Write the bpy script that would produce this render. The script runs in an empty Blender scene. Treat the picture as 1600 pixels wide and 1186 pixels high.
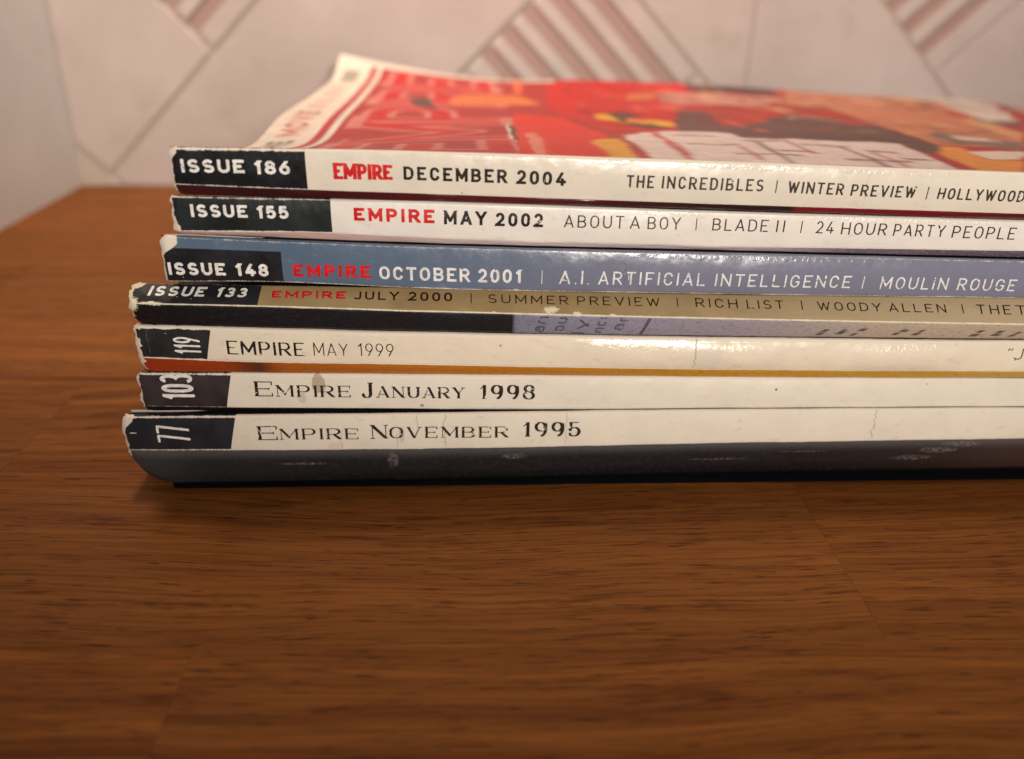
import bpy, math, random
import numpy as np
from mathutils import Vector, Matrix

# ------------------------------------------------------------------ camera, light, exposure
SC = bpy.context.scene
COL = SC.collection
MM = 0.001
CAM = (0.0, 0.0, 86.618*MM)
PITCH, YAW, ROLL = math.radians(26.0), math.radians(-2.45), math.radians(1.3)
cy_, sy_ = math.cos(YAW), math.sin(YAW)
fwd = Vector((-sy_*math.cos(PITCH), cy_*math.cos(PITCH), -math.sin(PITCH)))
right = Vector((cy_, sy_, 0)); up = right.cross(fwd)
r2 = math.cos(ROLL)*right + math.sin(ROLL)*up
u2 = -math.sin(ROLL)*right + math.cos(ROLL)*up
cd = bpy.data.cameras.new('camera'); cam = bpy.data.objects.new('camera', cd); COL.objects.link(cam)
cam.matrix_world = Matrix(((r2.x, u2.x, -fwd.x, CAM[0]), (r2.y, u2.y, -fwd.y, CAM[1]), (r2.z, u2.z, -fwd.z, CAM[2]), (0, 0, 0, 1)))
cd.sensor_fit = 'HORIZONTAL'; cd.sensor_width = 36; cd.lens = 36*1310/1600
cd.clip_start = 0.005; cd.clip_end = 20
cd.dof.use_dof = True; cd.dof.focus_distance = 0.141; cd.dof.aperture_fstop = cd.lens/2.7
SC.camera = cam

W = bpy.data.worlds.new('World'); SC.world = W; W.use_nodes = True
W.node_tree.nodes['Background'].inputs[0].default_value = (1.0, 0.88, 0.80, 1)
W.node_tree.nodes['Background'].inputs[1].default_value = 0.095

def area(name, loc, aim, size, power, col):
    l = bpy.data.lights.new(name, 'AREA'); l.shape = 'DISK'; l.size = size; l.energy = power; l.color = col
    o = bpy.data.objects.new(name, l); COL.objects.link(o); o.location = loc
    o.rotation_euler = (Vector(aim)-Vector(loc)).to_track_quat('-Z', 'Y').to_euler(); return o
def spot(name, loc, aim, size, power, col, cone, blend):
    l = bpy.data.lights.new(name, 'SPOT'); l.shadow_soft_size = size; l.energy = power; l.color = col
    l.spot_size = math.radians(cone); l.spot_blend = blend
    o = bpy.data.objects.new(name, l); COL.objects.link(o); o.location = loc
    o.rotation_euler = (Vector(aim)-Vector(loc)).to_track_quat('-Z', 'Y').to_euler(); return o
area('shaded_lamp', (-0.07, 0.235, 0.50), (-0.00, 0.41, 0.0), 0.08, 0.70, (1.0, 0.84, 0.66)).data.spread = math.radians(88)
spot('front_fill_spot', (0.16, -0.55, 0.22), (0.03, 0.37, 0.20), 0.045, 21.5, (1.0, 0.912, 0.825), 42, 0.45)  # added front fill; its cone edge stands in for the phone's shadow
SC.view_settings.view_transform = 'Standard'; SC.view_settings.look = 'None'
SC.view_settings.exposure = 0.0; SC.view_settings.gamma = 1.0; SC.view_settings.use_curve_mapping = False

# ------------------------------------------------------------------ helpers
random.seed(7); rng = np.random.default_rng(5)
def lin(c):
    r = []
    for x in c[:3]:
        x /= 255.0
        r.append(x/12.92 if x <= .04045 else ((x+.055)/1.055)**2.4)
    return tuple(r)+(1.0,)
def empty(name, loc, label, cat, group=None, rz=0.0):
    o = bpy.data.objects.new(name, None); COL.objects.link(o); o.empty_display_size = 0.01
    o.location = loc; o.rotation_euler = (0, 0, rz); o['label'] = label; o['category'] = cat
    if group: o['group'] = group
    return o
def mesh_obj(name, verts, faces, mat, parent=None, uv=None, smooth=False, origin=(0, 0, 0), col=None, mats=None, midx=None):
    """verts in mm, in the frame of the parent's parent (stack frame or world); origin in mm is subtracted"""
    V = (np.asarray(verts, float)-np.asarray(origin, float))*MM
    me = bpy.data.meshes.new(name)
    me.from_pydata(V.tolist(), [], [tuple(int(i) for i in f) for f in faces])
    for m in (mats or [mat]): me.materials.append(m)
    if midx is not None: me.polygons.foreach_set('material_index', np.asarray(midx, np.int32))
    if uv is not None:
        ul = me.uv_layers.new(name='uv'); n = len(me.loops); li = np.empty(n, np.int32); me.loops.foreach_get('vertex_index', li)
        ul.data.foreach_set('uv', np.asarray(uv, float)[li].astype(np.float32).ravel())
    if col is not None:
        ca = me.color_attributes.new('print', 'FLOAT_COLOR', 'POINT')
        ca.data.foreach_set('color', np.asarray(col, np.float32).ravel())
    if smooth: me.polygons.foreach_set('use_smooth', np.ones(len(me.polygons), bool))
    me.update()
    o = bpy.data.objects.new(name, me); COL.objects.link(o)
    if parent: o.parent = parent
    return o
def grid_faces(nr, nc, flip=False):
    i, j = np.meshgrid(np.arange(nr-1), np.arange(nc-1), indexing='ij')
    a = (i*nc+j).ravel(); f = np.stack([a, a+1, a+nc+1, a+nc], 1)
    return f[:, ::-1] if flip else f
class NT:
    """small node-building helper"""
    def __init__(s, name, rough=.45, spec=.5):
        s.m = bpy.data.materials.new(name); s.m.use_nodes = True; s.t = s.m.node_tree; s.n = s.t.nodes; s.l = s.t.links
        s.b = s.n['Principled BSDF']; s.b.inputs['Roughness'].default_value = rough; s.b.inputs['Specular IOR Level'].default_value = spec
    def put(s, inp, v):
        if hasattr(v, 'is_output') or isinstance(v, bpy.types.NodeSocket): s.l.new(v, inp)
        elif isinstance(v, (tuple, list)) and inp.type == 'RGBA': inp.default_value = tuple(v)[:3]+(1,)
        else: inp.default_value = v
    def math(s, op, a, b=0.0, c=0.0, clamp=False):
        n = s.n.new('ShaderNodeMath'); n.operation = op; n.use_clamp = clamp
        s.put(n.inputs[0], a); s.put(n.inputs[1], b)
        if op in ('MULTIPLY_ADD', 'SMOOTH_MIN', 'COMPARE'): s.put(n.inputs[2], c)
        return n.outputs[0]
    def step(s, x, e0, e1):       # smooth 0..1 as x goes e0..e1 (either order)
        n = s.n.new('ShaderNodeMapRange'); n.interpolation_type = 'SMOOTHSTEP'
        s.put(n.inputs[0], x)
        if e0 <= e1: n.inputs[1].default_value = e0; n.inputs[2].default_value = e1; n.inputs[3].default_value = 0; n.inputs[4].default_value = 1
        else: n.inputs[1].default_value = e1; n.inputs[2].default_value = e0; n.inputs[3].default_value = 1; n.inputs[4].default_value = 0
        return n.outputs[0]
    def mix(s, f, a, b, mode='MIX'):
        n = s.n.new('ShaderNodeMix'); n.data_type = 'RGBA'; n.blend_type = mode
        s.put(n.inputs[0], f); s.put(n.inputs[6], a); s.put(n.inputs[7], b); return n.outputs[2]
    def uv(s):
        n = s.n.new('ShaderNodeUVMap'); n.uv_map = 'uv'; sp = s.n.new('ShaderNodeSeparateXYZ'); s.l.new(n.outputs[0], sp.inputs[0]); return n.outputs[0], sp.outputs[0], sp.outputs[1]
    def obj(s):
        n = s.n.new('ShaderNodeTexCoord'); return n.outputs['Object']
    def vec(s, v, scale=(1, 1, 1), loc=(0, 0, 0), rot=(0, 0, 0)):
        n = s.n.new('ShaderNodeMapping'); s.l.new(v, n.inputs[0]); n.inputs['Scale'].default_value = scale; n.inputs['Location'].default_value = loc; n.inputs['Rotation'].default_value = rot; return n.outputs[0]
    def noise(s, v, scale, detail=3, rough=.55, dist=0.0):
        n = s.n.new('ShaderNodeTexNoise'); s.l.new(v, n.inputs['Vector']); n.inputs['Scale'].default_value = scale
        n.inputs['Detail'].default_value = detail; n.inputs['Roughness'].default_value = rough; n.inputs['Distortion'].default_value = dist; return n.outputs[0]
    def vor(s, v, scale, feature='F1'):
        n = s.n.new('ShaderNodeTexVoronoi'); n.feature = feature; s.l.new(v, n.inputs['Vector']); n.inputs['Scale'].default_value = scale; return n.outputs[0]
    def bump(s, h, strength=.3, dist=.0002, prev=None):
        n = s.n.new('ShaderNodeBump'); s.l.new(h, n.inputs['Height']); n.inputs['Strength'].default_value = strength; n.inputs['Distance'].default_value = dist
        if prev is not None: s.l.new(prev, n.inputs['Normal'])
        s.l.new(n.outputs[0], s.b.inputs['Normal']); return n.outputs[0]
    def out(s, c, rough=None):
        s.put(s.b.inputs['Base Color'], c)
        if rough is not None: s.put(s.b.inputs['Roughness'], rough)
        return s.m
def vnoise(x, y, seed=0):
    """value noise in numpy, 0..1"""
    x = np.asarray(x, float); y = np.asarray(y, float)
    xi = np.floor(x).astype(np.int64); yi = np.floor(y).astype(np.int64); fx = x-xi; fy = y-yi
    fx = fx*fx*(3-2*fx); fy = fy*fy*(3-2*fy)
    def h(a, b):
        n = (a*374761393 + b*668265263 + seed*974634777) & 0xffffffff
        n = ((n ^ (n >> 13))*1274126177) & 0xffffffff
        return ((n ^ (n >> 16)) & 0xffff)/65535.0
    return (h(xi, yi)*(1-fx)+h(xi+1, yi)*fx)*(1-fy)+(h(xi, yi+1)*(1-fx)+h(xi+1, yi+1)*fx)*fy

# ------------------------------------------------------------------ stroke lettering
def arc(cx, cy, rx, ry, a0, a1, n=18):
    a = np.radians(np.linspace(a0, a1, n)); return [(cx+rx*math.cos(t), cy+ry*math.sin(t)) for t in a]
K, N_, A_ = 'k', 'n', 'a'
G = {   # letter: (relative width, [(points, modes per segment)...]) in a box inset by half the stroke
 'A': (.74, [([(0, 0), (.5, 1)], N_), ([(.5, 1), (1, 0)], K), ([(.17, .28), (.83, .28)], N_)]),
 'B': (.66, [([(0, 0), (0, 1)], K), ([(0, 1), (.5, 1)]+arc(.5, .755, .42, .245, 90, -90)+[(0, .51)], A_), ([(0, .51), (.5, .51)]+arc(.5, .255, .5, .255, 90, -90)+[(0, 0)], A_)]),
 'C': (.64, [(arc(.5, .64, .5, .36, 14, 180)+arc(.5, .36, .5, .36, 180, 346), A_)]),
 'D': (.68, [([(0, 0), (0, 1)], K), ([(0, 1), (.4, 1)]+arc(.42, .6, .58, .4, 90, 0)+arc(.42, .4, .58, .4, 0, -90)+[(0, 0)], A_)]),
 'E': (.58, [([(0, 0), (0, 1)], K), ([(0, 1), (1, 1)], N_), ([(0, .51), (.86, .51)], N_), ([(0, 0), (1, 0)], N_)]),
 'F': (.56, [([(0, 0), (0, 1)], K), ([(0, 1), (1, 1)], N_), ([(0, .49), (.86, .49)], N_)]),
 'G': (.66, [(arc(.5, .64, .5, .36, 18, 180)+arc(.5, .36, .5, .36, 180, 360)+[(1, .46), (.56, .46)], A_)]),
 'H': (.70, [([(0, 0), (0, 1)], K), ([(1, 0), (1, 1)], K), ([(0, .51), (1, .51)], N_)]),
 'I': (.0, [([(0, 0), (0, 1)], K)]),
 'J': (.48, [([(1, 1), (1, .3)]+arc(.42, .3, .58, .3, 0, -150), A_)]),
 'L': (.54, [([(0, 0), (0, 1)], K), ([(0, 0), (1, 0)], N_)]),
 'M': (.86, [([(0, 0), (0, 1)], N_), ([(0, 1), (.5, .22), (1, 1)], 'kn'), ([(1, 1), (1, 0)], K)]),
 'N': (.72, [([(0, 0), (0, 1)], N_), ([(0, 1), (1, 0)], K), ([(1, 0), (1, 1)], N_)]),
 'O': (.68, [(arc(.5, .61, .5, .39, 0, 180)+arc(.5, .39, .5, .39, 180, 360)+[(1, .61)], A_)]),
 'P': (.62, [([(0, 0), (0, 1)], K), ([(0, 1), (.5, 1)]+arc(.5, .72, .5, .28, 90, -90)+[(0, .44)], A_)]),
 'R': (.66, [([(0, 0), (0, 1)], K), ([(0, 1), (.5, 1)]+arc(.5, .73, .46, .27, 90, -90)+[(0, .46)], A_), ([(.48, .46), (1, 0)], K)]),
 'S': (.62, [(arc(.5, .745, .47, .255, 30, 270)+arc(.5, .245, .5, .245, 90, -150)[1:], A_)]),
 'T': (.62, [([(.5, 0), (.5, 1)], K), ([(0, 1), (1, 1)], N_)]),
 'U': (.68, [([(0, 1), (0, .36)]+arc(.5, .36, .5, .36, 180, 270), A_), (arc(.5, .36, .5, .36, 270, 360)+[(1, 1)], A_)]),
 'V': (.72, [([(0, 1), (.5, 0)], K), ([(.5, 0), (1, 1)], N_)]),
 'W': (1.08, [([(0, 1), (.26, 0), (.5, .9), (.74, 0), (1, 1)], 'knkn')]),
 'Y': (.70, [([(0, 1), (.5, .44), (1, 1)], 'kn'), ([(.5, .46), (.5, 0)], K)]),
 '0': (.58, [(arc(.5, .62, .5, .38, 0, 180)+arc(.5, .38, .5, .38, 180, 360)+[(1, .62)], A_)]),
 '1': (.34, [([(.0, .74), (.8, 1)], N_), ([(.8, 1), (.8, 0)], K)]),
 '2': (.58, [(arc(.5, .70, .48, .30, 165, -38)+[(.02, .0)], A_), ([(0, 0), (1, 0)], N_)]),
 '3': (.58, [(arc(.48, .755, .44, .245, 150, -90)+arc(.46, .26, .54, .26, 90, -150)[1:], A_)]),
 '4': (.66, [([(.62, 1), (0, .24), (1, .24)], 'nn'), ([(.72, .56), (.72, 0)], K)]),
 '5': (.58, [([(.94, 1), (.1, 1), (.04, .48)]+arc(.46, .32, .54, .32, 140, -150), A_)]),
 '6': (.60, [(arc(.5, .31, .5, .31, 0, 360, 30), A_), ([(.04, .42), (.66, 1)], K)]),
 '7': (.56, [([(0, 1), (1, 1), (.36, 0)], 'nk')]),
 '8': (.60, [(arc(.5, .765, .43, .235, 0, 360, 28), A_), (arc(.5, .265, .5, .265, 0, 360, 28), A_)]),
 '9': (.60, [(arc(.5, .69, .5, .31, 0, 360, 30), A_), ([(.96, .58), (.34, 0)], K)]),
 '.': (.0, [([(0, 0), (0, .03)], K)]),
 '|': (.0, [([(0, 0), (0, 1)], N_)]),
 '“': (.30, [([(.0, .82), (.3, 1.0)], K), ([(.7, .82), (1, 1.0)], K)]),
 'u': (.52, [([(0, .70), (0, .25)]+arc(.5, .25, .5, .25, 180, 360), A_), ([(1, .7), (1, 0)], K)]),
 'a': (.5, [(arc(.5, .5, .45, .2, 150, 0)+[(1, 0)], A_), (arc(.5, .22, .5, .22, 0, 360), A_)]),
 'n': (.52, [([(0, .7), (0, 0)], K), (arc(.5, .45, .5, .25, 180, 0)+[(1, 0)], A_)]),
 'o': (.52, [(arc(.5, .35, .5, .35, 0, 360), A_)]),
 't': (.34, [([(.4, .95), (.4, 0), (1, 0)], K), ([(0, .7), (1, .7)], K)]),
 'l': (.0, [([(0, 0), (0, 1)], K)]),
 'y': (.52, [([(0, .7), (.5, 0)], K), ([(1, .7), (.3, -.25)], K)]),
 'c': (.48, [(arc(.5, .35, .5, .35, 40, 320), A_)]),
 'e': (.5, [(arc(.5, .35, .5, .35, 0, 310), A_), ([(0, .36), (1, .36)], K)]),
 'r': (.34, [([(0, .7), (0, 0)], K), (arc(.6, .4, .6, .3, 180, 60), A_)]),
}
G9S = (.60, [(arc(.46, .69, .46, .31, 0, 360, 30), A_), (arc(.46, .62, .54, .62, 30, -80), A_)])    # curved-tail nine of the serif face
OLD = {'J': (.48, [([(.78, 1), (.78, .26)]+arc(.42, .26, .36, .26, 0, -165), A_)])}
# style: thick, thin (fractions of cap height), letter gap, serif, clip, wear
ST = {'issue': (.235, .225, .26, 0, .14), 'bold': (.215, .20, .34, 0, .12), 'boldw': (.19, .18, .30, 0, .15), 'red': (.255, .24, .33, 0, 0),
      'med': (.155, .145, .36, 0, .2), 'medw': (.13, .12, .36, 0, .25), 'lite': (.108, .10, .36, 0, .15), 'litew': (.07, .07, .3, 0, .2), 'bold3': (.20, .175, .36, 0, .1),
      'lite3': (.125, .11, .42, 0, .12), 'logo': (.24, .20, .06, 0, 0), 'opt': (.165, .085, .2, 0, .26), 'optl': (.075, .055, .26, 0, .16), 'optj': (.09, .08, .2, 0, 0),
      'cond': (.105, .095, .12, 0, 0), 'cond2': (.08, .075, .16, 0, 0), 'serif': (.20, .062, .24, 1, .24), 'masthead': (.20, .17, .06, 0, 0), 'back': (.16, .13, .2, 0, .3), 'issuei': (.235, .215, .28, 0, .12)}
def strokes(ch, st, wx):
    """segments (x0,y0,x1,y1,hw,flat0,flat1) in cap-height units, glyph width"""
    thick, thin, gap, serif, wear = ST[st]
    w, paths = G[ch]
    if serif and ch == '9': w, paths = G9S
    if serif and ch in OLD: w, paths = OLD[ch]
    hk, hn = thick/2, thin/2
    if st == 'logo' and ch == 'M': w = .98
    Wd = w*wx; box = Wd + (2*hk)
    segs = []; extra = []
    X = lambda x: hk + x*Wd
    Y = lambda y: hn + y*(1-2*hn)
    for pts, mode in paths:
        P = [(X(x), Y(y)) for x, y in pts]; n = len(P)-1
        for i in range(n):
            (x0, y0), (x1, y1) = P[i], P[i+1]
            L = math.hypot(x1-x0, y1-y0)
            if L < 1e-6: continue
            dx, dy = (x1-x0)/L, (y1-y0)/L
            m = mode if len(mode) == 1 else mode[i]
            hw = hk if m == K else hn if m == N_ else hn+(hk-hn)*abs(dy)**1.4
            if not serif and m == N_ and abs(dy) > .5: hw = hk*.97
            f0 = i == 0; f1 = i == n-1
            bx0, by0 = pts[i]; bx1, by1 = pts[i+1]
            e = (hn if abs(dy) < .3 else hn*2.2+hk*.6)
            if f0 and (min(abs(bx0), abs(bx0-1)) < 1e-6 or min(abs(by0), abs(by0-1)) < 1e-6) and not (abs(dy) > .3 and not min(abs(by0), abs(by0-1)) < 1e-6):
                ee = e if abs(dy) > .3 else (hk if bx0 in (0, 1) or abs(bx0-1) < 1e-6 else 0); x0 -= dx*ee; y0 -= dy*ee
            if f1 and (min(abs(bx1), abs(bx1-1)) < 1e-6 or min(abs(by1), abs(by1-1)) < 1e-6) and not (abs(dy) > .3 and not min(abs(by1), abs(by1-1)) < 1e-6):
                ee = e if abs(dy) > .3 else (hk if bx1 in (0, 1) or abs(bx1-1) < 1e-6 else 0); x1 += dx*ee; y1 += dy*ee
            segs.append((x0, y0, x1, y1, hw, f0, f1))
            if serif and n <= 4 or (serif and ch in 'UJ'):
                for (bx, by, px, py, end) in ((bx0, by0, P[i][0], P[i][1], f0), (bx1, by1, P[i+1][0], P[i+1][1], f1)):
                    if not end: continue
                    if abs(dy) > .3 and (by < 1e-6 or by > 1-1e-6) and not (ch == 'J' and by < .5) and not (ch in 'MNV' and (bx, by) in ((.5, 0),)) and not (ch == 'A' and by == 1) and not (ch == 'N' and (bx, by) == (1, 0)) and not (ch == '1' and by == 1):
                        extra.append((px-.15, Y(by), px+.15, Y(by), hn, True, True))
                    if abs(dy) < .1 and ch in 'EFLT' and (bx > .8 or ch == 'T'):
                        s = -1 if by > .9 else (1 if by < .1 else 0)
                        xx = X(1)+hk*.7 if bx > .8 else X(0)-hk*.7
                        if s: extra.append((xx, Y(by), xx-.02, Y(by)+s*.20, hn*1.3, True, True))
                        else: extra.append((px, py-.09, px, py+.09, hn, True, True))
        if serif and ch in '59J3' and n > 6:
            q = P[-1]; extra.append((q[0]+.02, q[1]+.03, q[0]+.021, q[1]+.03, .075, False, False))
    return segs+extra, box
def sdf(segs, X, Y):
    d = np.full(X.shape, 9.0)
    for x0, y0, x1, y1, hw, f0, f1 in segs:
        dx, dy = x1-x0, y1-y0; L = math.hypot(dx, dy); dx /= L; dy /= L
        a = (X-x0)*dx+(Y-y0)*dy; p = np.abs(-(X-x0)*dy+(Y-y0)*dx)
        ac = np.clip(a, 0, L)
        e = np.hypot(a-ac, p)-hw
        if f0: e = np.where(a < 0, np.maximum(p-hw, -a), e)
        if f1: e = np.where(a > L, np.maximum(p-hw, a-L), e)
        d = np.minimum(d, e)
    return d
def march(D, xs, ys):
    """polygons of the region D<0 on a grid"""
    ny, nx = D.shape; V = []; F = []; idx = {}
    def vid(key, p):
        if key not in idx: idx[key] = len(V); V.append(p)
        return idx[key]
    ins = D < 0
    for j in range(ny-1):
        i = 0
        while i < nx-1:
            c = (ins[j, i], ins[j, i+1], ins[j+1, i+1], ins[j+1, i])
            if all(c):
                k = i
                while k+1 < nx-1 and k-i < 5 and ins[j, k+2] and ins[j+1, k+2]: k += 1
                F.append([vid((j, i), (xs[i], ys[j])), vid((j, k+1), (xs[k+1], ys[j])), vid((j+1, k+1), (xs[k+1], ys[j+1])), vid((j+1, i), (xs[i], ys[j+1]))])
                i = k+1; continue
            if any(c):
                cs = [(j, i), (j, i+1), (j+1, i+1), (j+1, i)]; poly = []
                for q in range(4):
                    a = cs[q]; b = cs[(q+1) % 4]; da = D[a]; db = D[b]
                    if da < 0: poly.append(vid(a, (xs[a[1]], ys[a[0]])))
                    if (da < 0) != (db < 0):
                        t = da/(da-db); pa = (xs[a[1]], ys[a[0]]); pb = (xs[b[1]], ys[b[0]])
                        key = (min(a, b), max(a, b)); poly.append(vid(key, (pa[0]+(pb[0]-pa[0])*t, pa[1]+(pb[1]-pa[1])*t)))
                if len(set(poly)) >= 3: F.append(poly)
            i += 1
    return V, F
def word_shapes(text, st, aspect, res=34, seed=0):
    """aspect = run width / cap height; yields vertices with x in 0..1 over the run, y in 0..1 over the cap height"""
    thick, thin, gap, serif, wear = ST[st]
    # solve the width factor so that the natural spacing fills the run
    def total(wx, g):
        t = 0
        for c in text:
            _, b = strokes(c, st, wx); t += b
        return t+g*(len(text)-1)
    base = total(1.0, gap); f = aspect/base
    nat = sum(G[c][0] for c in text)
    if nat > 0:
        fixed = total(0.0, 0)
        # width and gap scale together
        k = (aspect-fixed)/(nat+gap*(len(text)-1)) if len(text) > 1 else (aspect-fixed)/nat
        if st == 'serif': k = max(k, .5)
        wx, g = k, gap*k
    else: wx, g = 1, (aspect-total(1, 0))/max(1, len(text)-1)
    x = 0; Vs = []; Fs = []
    for n, c in enumerate(text):
        segs, b = strokes(c, st, wx)
        pad = .16 if serif else .06
        xs = np.linspace(-pad, b+pad, max(6, int((b+2*pad)*res))); lo = -.3 if c == 'y' else 0
        ys = np.linspace(lo-.001, 1.001, res+1)
        Xg, Yg = np.meshgrid(xs, ys)
        D = sdf(segs, Xg, Yg)
        D = np.maximum(D, np.maximum(lo-Yg, Yg-1))
        D += (vnoise(Xg*9+seed*3.1+n*17, Yg*9, seed)-.5)*.012
        if wear:
            D = np.maximum(D, ((vnoise((x+Xg)*2.3+seed, Yg*3, seed+3)*.5+vnoise((x+Xg)*12, Yg*12, seed+9)*.5)-(.90-wear*.55))*.5)
        V, F = march(D, xs, ys)
        o = len(Vs); Vs += [((p[0]+x)/aspect, p[1]) for p in V]; Fs += [[q+o for q in f] for f in F]
        x += b+g
    return np.array(Vs), Fs

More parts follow.
